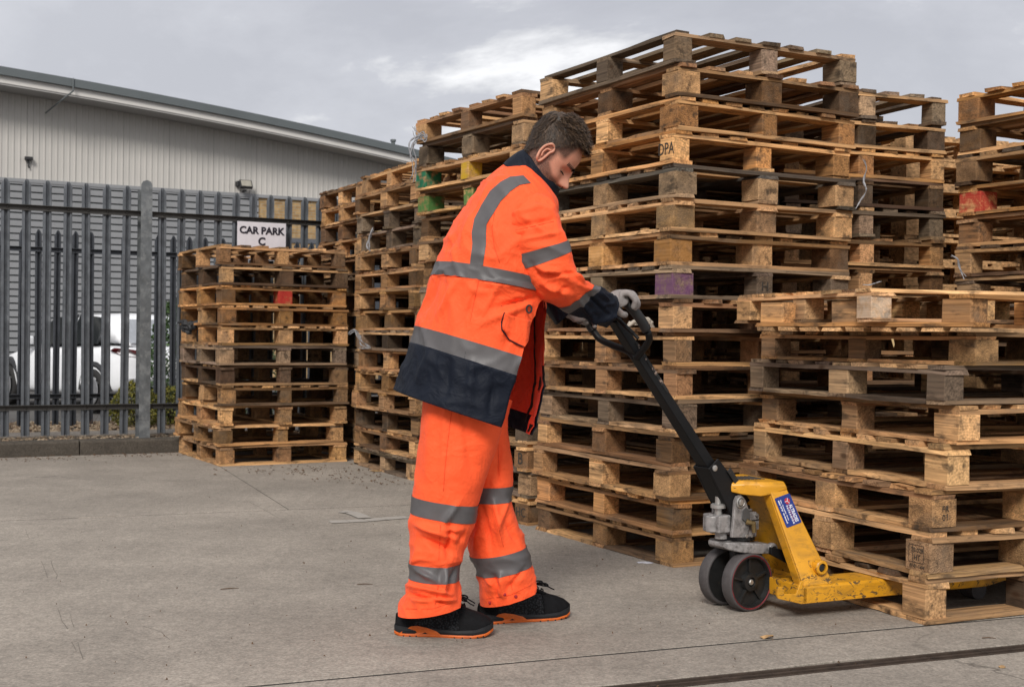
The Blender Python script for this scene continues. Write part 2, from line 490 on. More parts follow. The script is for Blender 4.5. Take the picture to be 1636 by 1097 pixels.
# faded white paint mark by the far joint (three short strokes)
wp, N0, L0, B0 = new_mat('worn_white_paint', (0.36, 0.33, 0.295), 0.8)
def patch(name, pts, mat, z, label=None, cat=None, kind=None, parent=None):
    v = [Vector((p.x, p.y, z)) for p in pts]
    mb = MB(); mb.prism(v, (0, 0, 0.0025))
    return tag(mb.build(name, mat, parent), label, cat, kind=kind)
def gp(x, y): # ground point seen at pixel
    d = CAM_R @ Vector(((x - 818) / 2033, -(y - 548.5) / 2033, -1)); t = CAM_H / -d.z
    return Vector((d.x * t, d.y * t, 0))
mk = MB()
def stroke(pts, w, z=0.003):
    P = [gp(*p) for p in pts]
    for i in range(len(P) - 1):
        d = (P[i+1] - P[i]); n = Vector((-d.y, d.x, 0)).normalized() * w / 2
        mk.prism([P[i] - n + Vector((0,0,z)), P[i+1] - n + Vector((0,0,z)), P[i+1] + n + Vector((0,0,z)), P[i] + n + Vector((0,0,z))], (0, 0, 0.001))
stroke([(527, 834), (556, 833), (585, 831.5), (612, 829), (640, 827), (650, 826.5)], 0.085)
stroke([(546, 817.5), (560, 819), (572, 823), (583, 828)], 0.075, 0.0045)
tag(mk.build('painted_mark', wp), 'worn white forked paint mark on the concrete behind the worker', 'floor marking')

# kerb stones, verge, path behind the fence
kerb = empty('kerb'); tag(kerb, 'dirty concrete kerb under the palisade fence', kind='structure')
s_ = -9.0
while s_ < 9:
    L_ = 0.914
    v = []
    prof = [(0, -0.12), (0.004, 0.10), (0.018, 0.117), (0.135, 0.118), (0.135, -0.12)]
    mb = MB()
    mb.prism([ks(s_ + 0.004, n, z) for n, z in prof], UK * (L_ - 0.008))
    mb.build('kerb_stone', KERB_M, kerb, bevel=0.004)
    s_ += L_
soil = plain('dry_soil', (0.10, 0.075, 0.05), 0.95, var=0.4, scale=6, bmp=0.8, bs=30)
vg = MB(); vg.prism([ks(-9, 0.1375, -0.14), ks(9, 0.1375, -0.14), ks(9, 0.52, -0.14), ks(-9, 0.52, -0.14)], (0, 0, 0.245))
tag(vg.build('verge', soil), 'strip of dry soil between the kerb and the path', kind='structure')
pt = MB(); pt.prism([ks(-9, 0.53, -0.14), ks(9, 0.53, -0.14), ks(9, 0.95, -0.14), ks(-9, 0.95, -0.14)], (0, 0, 0.262))
tag(pt.build('path', PATH_M, bevel=0.01), 'narrow pale concrete edging behind the palisade fence', kind='structure')
bd = MB(); bd.prism([ks(-9, 0.96, -0.15), ks(9, 0.96, -0.15), ks(9, 5.6, -0.15), ks(-9, 5.6, -0.15)], (0, 0, 0.245))
bd.v[-1].z = bd.v[-2].z = -0.12
tag(bd.build('planting_bed', soil), 'dry planting bed between the two fences', kind='structure')

# pebbles and dead leaves as masses
stone_m, N, L, B = new_mat('pebble_stone', rough=0.85)
vv, oi = obj_rand_vec(N, L)
pcol = N.new('ShaderNodeTexVoronoi'); pcol.inputs['Scale'].default_value = 22; L.new(coords(N), pcol.inputs['Vector'])
L.new(ramp(N, L, pcol.outputs['Color'], (0.1, (0.20, 0.13, 0.08)), (0.9, (0.45, 0.36, 0.26)), (0.5, (0.30, 0.22, 0.14))), B.inputs['Base Color'])
def pebbles(name, s0, s1, n0, n1, zf, count, r0, r1, label, seed):
    rr = random.Random(seed); mb = MB()
    for i in range(count):
        P = ks(rr.uniform(s0, s1), n0 + (n1 - n0) * rr.random(), 0); r = rr.uniform(r0, r1)
        z = zf(P) + r * 0.35
        a = rr.uniform(0, 6.28); q = [rr.uniform(0.6, 1.3) for _ in range(6)]
        ux = Vector((math.cos(a), math.sin(a), 0)) * r * q[0]; uy = Vector((-math.sin(a), math.cos(a), 0)) * r * q[1]; uz = Vector((0, 0, r * 0.6 * q[2]))
        C = Vector((P.x, P.y, z))
        v = [C + ux, C - ux * q[3], C + uy, C - uy * q[4], C + uz + ux * 0.2, C - uz]
        mb.add(v, [(0,2,4),(2,1,4),(1,3,4),(3,0,4),(2,0,5),(1,2,5),(3,1,5),(0,3,5)])
    return tag(mb.build(name, stone_m), label, kind='stuff')
pebbles('gravel', -5, 2.0, 0.13, 0.52, lambda P: 0.105, 2600, 0.006, 0.02, 'loose tan gravel on the strip behind the kerb', 3)
pebbles('gravel', -5.5, 2.5, 0.97, 2.4, lambda P: 0.095, 5200, 0.012, 0.035, 'coarse pale gravel in the planting bed', 4)

leaf_m = plain('dead_leaf', (0.085, 0.045, 0.02), 0.8, var=0.5, scale=40)
def debris(name, pts, spread, count, label, seed, mat=leaf_m, size=(0.004, 0.018), thick=0.002):
    rr = random.Random(seed); mb = MB()
    for i in range(count):
        cx, cy = rr.choice(pts)
        P = gp(cx + rr.gauss(0, spread[0]), cy + rr.gauss(0, spread[1]))
        a = rr.uniform(0, 6.28); l = rr.uniform(*size); w = l * rr.uniform(0.15, 0.7)
        d = Vector((math.cos(a), math.sin(a), rr.uniform(-0.05, 0.3))) * l; n = Vector((-math.sin(a), math.cos(a), 0)) * w
        C = Vector((P.x, P.y, 0.004 + rr.random() * 0.004))
        mb.add([C - d, C + n, C + d, C - n, C + Vector((0, 0, thick + rr.random() * 0.006))], [(0,1,4),(1,2,4),(2,3,4),(3,0,4),(0,3,2,1)])
    return tag(mb.build(name, mat), label, kind='stuff')
debris('leaf_litter', [(585, 757), (520, 752), (560, 765), (620, 770), (480, 752), (420, 752)], (34, 5), 240, 'dark scraps of leaf and bark around the foot of the pallets', 5, size=(0.003, 0.016))
debris('leaf_litter', [(60, 733), (180, 728), (250, 725)], (50, 2.5), 260, 'crumbs of dirt and leaf along the foot of the kerb', 6, size=(0.004, 0.014))
debris('yard_grit', [(300, 900), (600, 880), (1000, 960), (1300, 1040), (200, 1000), (500, 1000), (1000, 900)], (160, 45), 150, 'small dark crumbs scattered over the concrete', 7, size=(0.002, 0.005))
twig_m = plain('dry_twig', (0.10, 0.06, 0.035), 0.85, var=0.3)
for (x, y, a, l, lab) in ((367, 941, 0.4, 0.035, 'thin bent dry twig lying alone on the open concrete'),
                          (583, 934, 0.1, 0.03, 'short flat dry twig lying just behind the near boot'),
                          (1580, 1020, -0.1, 0.022, 'short brown wood splinter on the concrete under the truck stack')):
    P = gp(x, y); d = Vector((math.cos(a), math.sin(a), 0)) * l
    mb = MB(); mb.tube([P - d + Vector((0,0,0.003)), P + Vector((0,0.006,0.004)), P + d + Vector((0,0,0.003))], [0.0015, 0.002, 0.001], 6)
    tag(mb.build('twig', twig_m), lab, 'twig')
def scrap(x, y, r, mat, label, name='leaf', cat='leaf', h=0.012):
    P = gp(x, y); rr = random.Random(int(x)); n = 9
    v = [P + Vector((0, 0, h))]
    for i in range(n):
        a = 6.283 * i / n; q = r * rr.uniform(0.55, 1.1)
        v.append(P + Vector((math.cos(a) * q * 1.3, math.sin(a) * q * 0.8, rr.uniform(0.001, h * 1.3))))
    v += [p + Vector((0, 0, -0.001)) for p in v[1:]]
    f = [(0, 1 + i, 1 + (i + 1) % n) for i in range(n)] + [(1 + i, 1 + n + i, 1 + n + (i + 1) % n, 1 + (i + 1) % n) for i in range(n)] + [tuple(range(2 * n, n, -1))]
    mb = MB(); mb.add(v, f); tag(mb.build(name, mat, smooth=False), label, cat)
tanleaf = plain('tan_leaf', (0.36, 0.22, 0.10), 0.8, var=0.35, scale=50)
scrap(1225, 1019, 0.022, tanleaf, 'curled tan leaf lying on the slab joint below the truck')
scrap(1600, 1066, 0.012, tanleaf, 'small orange-brown wood chip beyond the slot drain', 'wood_chip', 'wood chip', 0.006)
scrap(601, 753, 0.045, tanleaf, 'pale flat wood chip by the foot of the third stack', 'wood_chip', 'wood chip', 0.01)
paperm = plain('white_paper', (0.55, 0.55, 0.6), 0.6, var=0.1)
scrap(1030, 899, 0.028, paperm, 'small scrap of clear plastic on the ground beside the tall stack', 'plastic_scrap', 'scrap', 0.004)

# fine old saw scratches in the concrete
scratch_m, *_ = new_mat('scratch_dirt', (0.14, 0.12, 0.10), 0.95)
cuts = [((37, 838), (70, 905), (98, 985), (122, 1040)), ((55, 838), (84, 905), (108, 960), (132, 1052), (150, 1097)), ((395, 800), (430, 818), (470, 842)), ((232, 1000), (262, 1010), (270, 1022))]
for c in cuts:
    mb = MB(); P = [gp(*q) for q in c]; Pd = []
    for i in range(len(P) - 1):
        for k in range(8): q = P[i].lerp(P[i+1], k / 8); Pd.append(q + Vector((noise.noise(q * 9) * 0.012, 0, 0)))
    Pd.append(P[-1])
    for i in range(len(Pd) - 1):
        w = 0.0008 * (0.4 + abs(noise.noise(Pd[i] * 5)) * 2.2); d = (Pd[i+1] - Pd[i]); n = Vector((-d.y, d.x, 0)).normalized() * w
        if noise.noise(Pd[i] * 3.1) < -0.08: continue
        mb.prism([Pd[i] - n, Pd[i+1] - n, Pd[i+1] + n, Pd[i] + n], (0, 0, 0.0008))
    mb.build('saw_scratch', scratch_m, yard)
# ------------------------------------------------------------------ pallets
rp = random.Random(5)
def board_mesh(L_, w, t, seed):
    rr = random.Random(seed); n = 6; v = []; f = []
    bow = rr.uniform(-0.003, 0.003)
    for i in range(n + 1):
        u = i / n; x = -L_ / 2 + L_ * u
        z0 = bow * math.sin(math.pi * u)
        j = lambda a=0.0018: rr.uniform(-a, a)
        e0 = -w / 2 + j(0.004); e1 = w / 2 + j(0.004)
        xs = [x, x, x, x]
        if i in (0, n): xs = [x + j(0.006) for _ in range(4)]
        wane = 0.0 if rr.random() > 0.25 else rr.uniform(0.004, 0.012)
        v += [(xs[0], e0, -t/2 + z0 + j()), (xs[1], e1, -t/2 + z0 + j()), (xs[2], e1 - wane, t/2 + z0 + j()), (xs[3], e0, t/2 + z0 + j())]
    for i in range(n):
        a = i * 4; b = a + 4
        for k in range(4): f.append((a + k, a + (k+1) % 4, b + (k+1) % 4, b + k))
    f.append((0, 3, 2, 1)); e_ = n * 4; f.append((e_, e_+1, e_+2, e_+3))
    return v, f
BOARD = {}
for key, L_ in (('12', 1.2), ('10', 1.0)):
    BOARD[key] = [mesh('board', *board_mesh(L_, 0.1, 0.0165, 50 + i + int(key) * 10), WOOD) for i in range(7)]
    BOARD[key] += [mesh('broken_board', *board_mesh(L_ * 0.96, 0.085, 0.015, 90 + i + int(key)), WOOD) for i in range(2)]
def block_mesh(bx, by, bz, seed):
    rr = random.Random(seed); c = rr.uniform(0.002, 0.006); v = []; f = []
    hx, hy, hz = bx/2, by/2, bz/2
    ring = [(hx-c, -hy), (hx, -hy+c), (hx, hy-c), (hx-c, hy), (-hx+c, hy), (-hx, hy-c), (-hx, -hy+c), (-hx+c, -hy)]
    for z in (-hz, hz):
        v += [(x + rr.uniform(-.0015, .0015), y + rr.uniform(-.0015, .0015), z) for x, y in ring]
    f = [tuple(range(7, -1, -1)), tuple(range(8, 16))] + [(k, (k+1) % 8, 8 + (k+1) % 8, 8 + k) for k in range(8)]
    return v, f
BH = 0.0955
BLOCKW = [mesh('block', *block_mesh(0.122, 0.098, BH, i), WOOD) for i in range(4)]
BLOCKN = [mesh('block', *block_mesh(0.094, 0.088, BH, i + 9), WOOD) for i in range(4)]
BLOCKC = [mesh('block', *block_mesh(0.126, 0.112, BH, i + 20), CHIP) for i in range(3)]
def painted(me, p):
    k = me.name + p
    if k not in PCACHE:
        c = me.copy(); c.materials.clear(); c.materials.append(PAINTS[p]); PCACHE[k] = c
    return PCACHE[k]
PCACHE = {}
TONES = {  # linear tones of the whole pallet
    'honey brown': (0.57, 0.298, 0.115), 'pale tan': (0.62, 0.39, 0.20), 'light brown': (0.49, 0.28, 0.13),
    'mid brown': (0.33, 0.182, 0.09), 'grey weathered': (0.26, 0.195, 0.14), 'dark brown': (0.12, 0.072, 0.042),
    'silver grey': (0.14, 0.127, 0.112)}
T = 0.0165
def pallet(loc, ang, Lx, Ly, label, tone, group, deck='v', chip=0.35, base='ring', hs=1.0, paint=None, z_flip=False, seed=0, tilt=(0, 0)):
    """near corner at loc; local x runs along the right-hand face, y along the left-hand face"""
    rr = random.Random(seed * 7 + 3)
    root = empty('wooden_pallet', loc, ang)
    root.rotation_euler = (tilt[0], tilt[1], ang)
    root.scale = (1, 1, hs)
    tag(root, label, 'pallet', group)
    c0 = TONES[tone]
    def put(name, me, x, y, z, rz, sy=1.0, colour=None):
        o = bpy.data.objects.new(name, me); COL.objects.link(o); o.parent = root
        o.location = (x, y, z); o.rotation_euler = (0, 0, rz); o.scale = (1, sy, 1)
        k = rr.choice((rr.uniform(0.8, 1.12), rr.uniform(0.8, 1.12), rr.uniform(0.38, 0.7), rr.uniform(1.05, 1.35))); c = colour or c0
        o.color = (c[0] * k, c[1] * k * rr.uniform(0.96, 1.04), c[2] * k * rr.uniform(0.9, 1.08), 1)
        return o
    key = lambda l: '12' if l > 1.1 else '10'
    def boards(name, along, cross_len, length, positions, width, z, jit=0.006):
        for p in positions:
            me = rr.choice(BOARD[key(length)] if name == 'deck_board' else BOARD[key(length)][:7])
            sy = width / 0.1 * rr.uniform(0.92, 1.06)
            fl = math.pi if rr.random() < 0.5 else 0
            if along == 'x': put(name, me, length/2 + rr.uniform(-jit, jit), p, z, fl + rr.uniform(-.004, .004), sy)
            else: put(name, me, p, length/2 + rr.uniform(-jit, jit), z, math.pi/2 + fl + rr.uniform(-.004, .004), sy)
    # bottom boards
    z0 = T / 2
    if base == 'ring':
        boards('bottom_board', 'x', Ly, Lx, (0.05, Ly/2, Ly - 0.05), 0.1, z0)
        for xx in (0.05, Lx - 0.05):
            for ya, yb in ((0.103, Ly/2 - 0.053), (Ly/2 + 0.053, Ly - 0.103)):
                o = put('bottom_board', rr.choice(BOARD['10'][:7]), xx, (ya + yb)/2, z0, math.pi/2, 1.0)
                o.scale = ((yb - ya), 1, 1)
    elif base == 'x': boards('bottom_board', 'x', Ly, Lx, (0.05, Ly/2, Ly - 0.05), 0.1, z0)
    elif base == 'y': boards('bottom_board', 'y', Lx, Ly, (0.05, Lx/2, Lx - 0.05), 0.1, z0)
    # blocks: long side along y
    zb = T + BH / 2
    for i, xx_ in enumerate((0.0, Lx/2, Lx)):
        for j, yy in enumerate((0.0, Ly/2, Ly)):
            me = rr.choice(BLOCKC) if rr.random() < chip else (rr.choice(BLOCKW + BLOCKN) if (i, j) in ((0, 0), (2, 0), (0, 2)) else rr.choice(BLOCKN + BLOCKN + BLOCKW[:2]))
            hl = max(q.co.x for q in me.vertices) + 0.002; yy = min(max(yy, hl), Ly - hl); hw = max(q.co.y for q in me.vertices) + 0.001; xx = min(max(xx_, hw), Lx - hw)
            pn = (paint or {}).get((i, j))
            if pn: me = painted(me, pn)
            r_ = math.pi/2 + rr.uniform(-0.03, 0.03)
            o = put('block', me, xx + (rr.uniform(-.003, .004) if i != 2 else -rr.uniform(-.003, .004)), yy + (rr.uniform(-.003, 0.006) if j == 0 else 0), zb, r_)
            if pn: tag(o, 'block painted ' + pn.replace('_', ' '))
    # stringers and deck
    zs = T + BH + T / 2; zd = T + BH + T * 1.5
    if deck == 'v':     # deck boards run along y, their ends show on the right-hand face
        boards('stringer_board', 'x', Ly, Lx, (0.052, Ly/2, Ly - 0.052), 0.1, zs)
        n = rr.choice((7, 7, 8, 9)); g = [0.052 + (Lx - 0.104) * k / (n - 1) + (rr.uniform(-.008, .008) if 0 < k < n-1 else 0) for k in range(n)]
        boards('deck_board', 'y', Lx, Ly, g, rr.uniform(0.08, 0.1), zd, 0.009)
    else:
        boards('stringer_board', 'y', Lx, Ly, (0.052, Lx/2, Lx - 0.052), 0.1, zs)
        n = rr.choice((8, 9, 9, 10)); g = [0.052 + (Ly - 0.104) * k / (n - 1) + (rr.uniform(-.008, .008) if 0 < k < n-1 else 0) for k in range(n)]
        boards('deck_board', 'x', Ly, Lx, g, rr.uniform(0.08, 0.1), zd, 0.009)
    return root

ORD = ['bottom', 'second from bottom', 'third from bottom', 'fourth from bottom', 'fifth from bottom', 'sixth from bottom', 'seventh from bottom',
       'eighth from bottom', 'ninth from bottom', 'tenth from bottom', 'eleventh from bottom', 'twelfth from bottom', 'thirteenth from bottom',
       'fourteenth from bottom', 'fifteenth from bottom', 'topmost']
PITCH_H = 0.145
STACKS = {}
def stack(key, where, group, corner, ang, Lx, Ly, n, total, seed, tones, shifts=None, angs=None, decks=None, special=None, jit=0.012, aj=0.9, chip=0.3, heights=None, shoves=None):
    rr = random.Random(seed); z = 0.0; u = Vector((math.cos(ang), math.sin(ang), 0)); v = Vector((-math.sin(ang), math.cos(ang), 0))
    out = []
    for k in range(n):
        h = heights[k] if heights else total / n
        s = shifts[k] if shifts else (rr.uniform(-jit, jit), rr.uniform(-jit, jit))
        a = ang + rad(angs[k] if angs else rr.uniform(-aj, aj))
        P = Vector(corner) + u * s[0] + v * s[1]; P.z = z
        tone = tones[k % len(tones)]
        which = 'topmost' if k == n - 1 else ORD[k]
        sp = (special or {}).get(k, {})
        label = sp.get('label') or f'{tone} pallet, {which} in the {where}'
        d = decks[k] if decks else rr.choice('vvuv')
        out.append(pallet(P, a, Lx, Ly, label, tone, group, deck='v' if d == 'v' else 'u', chip=sp.get('chip', chip if rr.random() < 0.8 else 1.0),
                          base=sp.get('base', rr.choice(('ring', 'ring', 'x', 'y'))), hs=h / (T * 3 + BH) * 0.993, paint=sp.get('paint'), seed=seed * 40 + k))
        z += h
    STACKS[key] = out
    return out

hb, pt_, lb, mbn, gw, db, sg = 'honey brown', 'pale tan', 'light brown', 'mid brown', 'grey weathered', 'dark brown', 'silver grey'
A_ = rad(28.6)
# tall middle stack, 16 high. shifts from the corner's place in the photograph
def cs(px):  # sideways shift along the right-hand face for a corner seen at px
    return (px - 1083) * 0.0031
main_px = [1085, 1082, 1077, 1083, 1089, 1085, 1086, 1079, 1076, 1077, 1078, 1079, 1077, 1082, 1083, 1080]
mains = stack('main', 'tall stack behind the truck handle', 'pallets in the tall stack behind the handle',
    (0.700, 5.457, 0), A_, 1.0, 1.2, 16, 2.318, 1,
    [lb, hb, lb, mbn, gw, mbn, lb, mbn, gw, lb, pt_, sg, hb, hb, mbn, gw],
    shifts=[(cs(p), (0.0 if i % 3 else 0.012)) for i, p in enumerate(main_px)], decks='uuvvuuuvuvuuvvvv', aj=0.9, chip=0.3,
    special={0: dict(chip=1.0, base='ring'), 8: dict(paint={(0, 0): 'purple'}, label='grey weathered pallet with a purple painted corner block in the tall stack'),
             9: dict(label='light brown pallet with orange stained blocks in the tall stack', paint={(0, 0): 'orange', (0, 1): 'orange'}, chip=1.0),
             11: dict(chip=1.0, label='silver grey pallet with chipboard blocks, fifth from top of the tall stack'),
             12: dict(chip=0.0, label='honey brown pallet with a DPA stencil on its corner block in the tall stack'),
             15: dict(chip=0.0, label='grey weathered broken-slatted pallet on the very top of the tall stack')})
for o in mains: o.scale.x = 1.03
# behind the worker
D = stack('D', 'stack directly behind the worker', 'pallets in the stack behind the worker', (0.055, 6.60, 0), rad(31.0), 1.0, 1.2, 16, 2.27, 2,
    [lb, gw, mbn, gw, lb, mbn, db, mbn, gw, lb, mbn, mbn, lb, lb, gw, mbn], jit=0.012, aj=1.0,
    shifts=[(0.05 - 0.07 * k / 15 + 0.012 * math.sin(k * 2.3), 0.012 * math.cos(k * 1.7)) for k in range(16)],
    decks='uvvuuvvuvuuuvuvu',
    special={12: dict(label='pale green painted pallet, fourth from the top behind the worker', paint={(0, 2): 'light_green', (0, 1): 'light_green'}),
             13: dict(label='pallet with a green corner block and a yellow block behind the worker', paint={(0, 2): 'green', (0, 1): 'yellow'})})
C_ = stack('C', 'stack just behind the jacket back', 'pallets in the stack between the short stack and the worker', (-0.655, 8.65, 0), rad(26.8), 1.0, 1.2, 15, 2.19, 3,
    [gw, mbn, db, lb, lb, lb, gw, lb, lb, mbn, mbn, gw, gw, mbn, lb], decks='uuvvuvuvvuuvvuu', jit=0.02, aj=1.3)
B_ = stack('B', 'farthest stack beside the sign', 'pallets in the farthest stack', (-1.175, 9.98, 0), rad(28), 1.2, 1.0, 15, 2.19, 4,
    [mbn, gw, mbn, lb, mbn, gw, db, lb, mbn, gw, mbn, lb, mbn, lb, mbn], decks='vuvuvuvuvuuvvuu', jit=0.02, aj=1.2)
Lst = stack('L', 'short stack by the palisade fence', 'pallets in the short stack by the fence', (-2.155, 9.4, 0), rad(29), 1.0, 1.2, 11, 1.645, 6,
    [lb, lb, lb, lb, db, gw, lb, hb, hb, db, mbn], decks='uuuvuuvvvvv', jit=0.016, aj=0.9, chip=0.45,
    special={8: dict(paint={(1, 0): 'red'}, label='honey brown pallet with a red painted middle block in the short stack')})
E_st = stack('E', 'recessed stack behind the tall one', 'pallets in the recessed stack', (1.365, 6.42, 0), rad(21), 1.0, 1.2, 15, 2.29, 7,
    [mbn, gw, mbn, db, mbn, mbn, lb, mbn, mbn, lb, gw, db, hb, db, gw], decks='vuvvuvvvuvvuvvv', jit=0.006, aj=0.5)
F_st = stack('F', 'farthest right stack cut by the frame', 'pallets in the stack cut by the picture edge', (2.66, 4.95, 0), rad(28.6), 1.0, 1.2, 15, 2.15, 8,
    [mbn, lb, mbn, db, mbn, gw, mbn, mbn, gw, db, mbn, hb, db, lb, hb][:15], decks='vuuvuvuuvuvvuvu', jit=0.008, aj=0.6,
    special={11: dict(paint={(0, 2): 'red', (0, 1): 'yellow'}, label='pallet with a red painted corner block in the stack at the frame edge'),
             13: dict(paint={(0, 1): 'red'}, label='dark pallet with a red sprayed middle block, second from top at the frame edge')})
for k, o in enumerate(F_st):
    if 'farthest right' in o['label']:
        o['label'] = o['label'].replace('farthest right stack cut by the frame', 'stack cut by the picture edge')
# stack on the truck: corners measured one by one
G_px = [1487, 1493, 1495, 1516, 1532, 1512, 1560]
G_an = [24.5, 24.5, 24, 23, 23, 23.5, 27]
G_h = [0.161, 0.159, 0.147, 0.161, 0.138, 0.138, 0.118]
G_deck = 'uvuuvuu'
z = 0.0; G = []
G_tone = [db, pt_, lb, pt_, lb, gw, lb]
for k in range(7):
    Y = 4.42 + (0.02 if k in (2, 3) else 0)
    X = (G_px[k] - 818) / 2033 * Y
    G.append(pallet(Vector((X, Y, z)), rad(G_an[k]), 1.0, 1.2,
        ['dark brown pallet on the ground with the truck forks inside', 'pale tan stamped pallet resting on the fork pallet', 'light brown pallet with chipboard corner, third up on the truck stack',
         'pale tan pallet, fourth up on the truck stack', 'light brown pallet, fifth up on the truck stack', 'grey weathered pallet, sixth up on the truck stack',
         'light brown pallet directly under the upside-down one on the truck stack'][k],
        G_tone[k], 'pallets stacked on the pallet truck', deck='v' if G_deck[k] == 'v' else 'u', chip=1.0 if k in (1, 2) else 0.1,
        base='ring', hs=G_h[k] / (T * 3 + BH) * 0.993, seed=900 + k))
    z += G_h[k]
zt = z
# the two crossed pallets on top: one upside down with its blocks up, the other standing in it
rr = random.Random(77)
p8 = empty('wooden_pallet', (1.575, 4.35, zt), rad(36))
tag(p8, 'honey brown pallet lying upside down and skewed under the top pallet', 'pallet', 'pallets stacked on the pallet truck')
def p8put(name, me, x, y, z_, rz, s=(1, 1, 1), tone=hb):
    o = obj(name, me, p8, (x, y, z_), (0, 0, rz)); o.scale = s
    c = TONES[tone]; k = rr.uniform(0.9, 1.15); o.color = (c[0]*k, c[1]*k, c[2]*k, 1)
for k in range(9): p8put('deck_board', rr.choice(BOARD['10'][:7]), 0.5, 0.05 + 0.9 * k / 8, 0.0075, 0, (1, 0.85, 0.9), pt_)
for k in range(3): p8put('stringer_board', rr.choice(BOARD['10'][:7]), 0.05 + 0.45 * k, 0.5, 0.0235, math.pi/2, (1, 1, 0.95))
for xx, yy in ((0.056, 0.0725), (0.056, 0.56), (0.056, 0.925), (0.5, 0.0725), (0.94, 0.0725)):
    p8put('block', rr.choice(BLOCKW), xx, yy, 0.0315 + 0.041, math.pi/2, (1, 1, 0.86))
p8put('bottom_board', BOARD['10'][3], 0.5, 0.05, 0.0315 + 0.082 + 0.008, 0)
pallet(Vector((1.300, 4.60, zt + 0.034)), rad(19), 1.0, 1.0, 'pale tan pallet with a whitish corner block on top of the truck stack', pt_,
       'pallets stacked on the pallet truck', deck='u', chip=0.0, base='x', hs=0.122 / (T * 3 + BH), seed=951, paint={(0, 0): 'pale'})

# the rest of the yard's pallets: stacks further back, glimpsed only as darkness through the gaps
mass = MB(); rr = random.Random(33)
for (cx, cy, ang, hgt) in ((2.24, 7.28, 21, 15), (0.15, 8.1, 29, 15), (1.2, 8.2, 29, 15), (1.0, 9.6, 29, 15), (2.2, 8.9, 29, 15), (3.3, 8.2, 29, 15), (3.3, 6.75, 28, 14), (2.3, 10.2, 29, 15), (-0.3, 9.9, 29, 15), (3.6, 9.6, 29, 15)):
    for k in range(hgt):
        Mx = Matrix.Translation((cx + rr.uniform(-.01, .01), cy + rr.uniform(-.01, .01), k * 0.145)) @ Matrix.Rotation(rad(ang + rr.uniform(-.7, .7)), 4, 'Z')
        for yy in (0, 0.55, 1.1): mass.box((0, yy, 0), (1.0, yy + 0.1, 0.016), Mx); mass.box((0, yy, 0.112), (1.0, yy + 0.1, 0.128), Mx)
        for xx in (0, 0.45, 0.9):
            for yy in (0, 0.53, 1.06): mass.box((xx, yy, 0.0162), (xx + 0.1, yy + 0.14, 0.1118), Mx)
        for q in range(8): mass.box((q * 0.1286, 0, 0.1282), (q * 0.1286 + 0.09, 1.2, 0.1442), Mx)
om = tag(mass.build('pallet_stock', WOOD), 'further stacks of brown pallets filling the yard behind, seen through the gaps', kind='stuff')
om.color = (0.13, 0.085, 0.05, 1)  # darkened wood colour, with the shade deep in the gaps put into it

# stencils on blocks (flat ink)
def stamp(root, block_xy, face, body, size, dz=0.0, dx=0.0, off=0.0012, sx=1.0):
    """ink on the block of a pallet nearest local (x, y); face 'l' = left-hand face (local -x), 'r' = right-hand face (local -y)"""
    best = min((c for c in root.children if c.name.startswith('block')), key=lambda c: (c.location.x - block_xy[0])**2 + (c.location.y - block_xy[1])**2)
    half_l = max(q.co.x for q in best.data.vertices); xs = [vv.co.y for vv in best.data.vertices]; half_s = max(xs)
    # block local x runs along pallet y (block is turned 90 degrees)
    if face == 'l':   # pallet -x side = block local +y
        loc = (dx, half_s + off, dz); rot = (math.pi/2, 0, math.pi)
    else:             # pallet -y side = block local -x
        loc = (-half_l - off, dx, dz); rot = (math.pi/2, 0, -math.pi/2)
    return text('stamp', body, size, INK, best, loc, rot, sx=sx)
stamp(mains[12], (0.05, 0.07), 'l', 'DPA', 0.075, sx=0.78)
stamp(mains[8], (0.5, 0.07), 'r', 'H', 0.06)
stamp(D[2], (0.05, 0.07), 'l', 'B', 0.09)
stamp(D[0], (0.05, 0.07), 'l', 'HC', 0.07)
b = G[1]
stamp(b, (0.05, 0.07), 'l', '70-028', 0.021, dz=0.018, dx=0.0)
stamp(b, (0.05, 0.07), 'l', 'HT', 0.024, dz=-0.006)
stamp(b, (0.05, 0.07), 'l', '07-01-1654', 0.016, dz=-0.034)
blk = min((c for c in b.children if c.name.startswith('block')), key=lambda c: c.location.x**2 + c.location.y**2)
fr = MB(); hs_ = max(vv.co.y for vv in blk.data.vertices) + 0.0008
for (x0, z0_, x1, z1_) in ((-0.032, 0.034, 0.042, 0.0355), (-0.032, -0.0225, 0.042, -0.021), (-0.032, -0.0225, -0.0305, 0.0355), (0.0405, -0.0225, 0.042, 0.0355), (0.022, -0.0225, 0.0235, 0.0355)):
    fr.box((x0, hs_, z0_), (x1, hs_ + 0.0006, z1_))
o = fr.build('stamp_border', INK, blk)
stamp(G[2], (0.05, 0.07), 'r', 'FR\n01', 0.03)
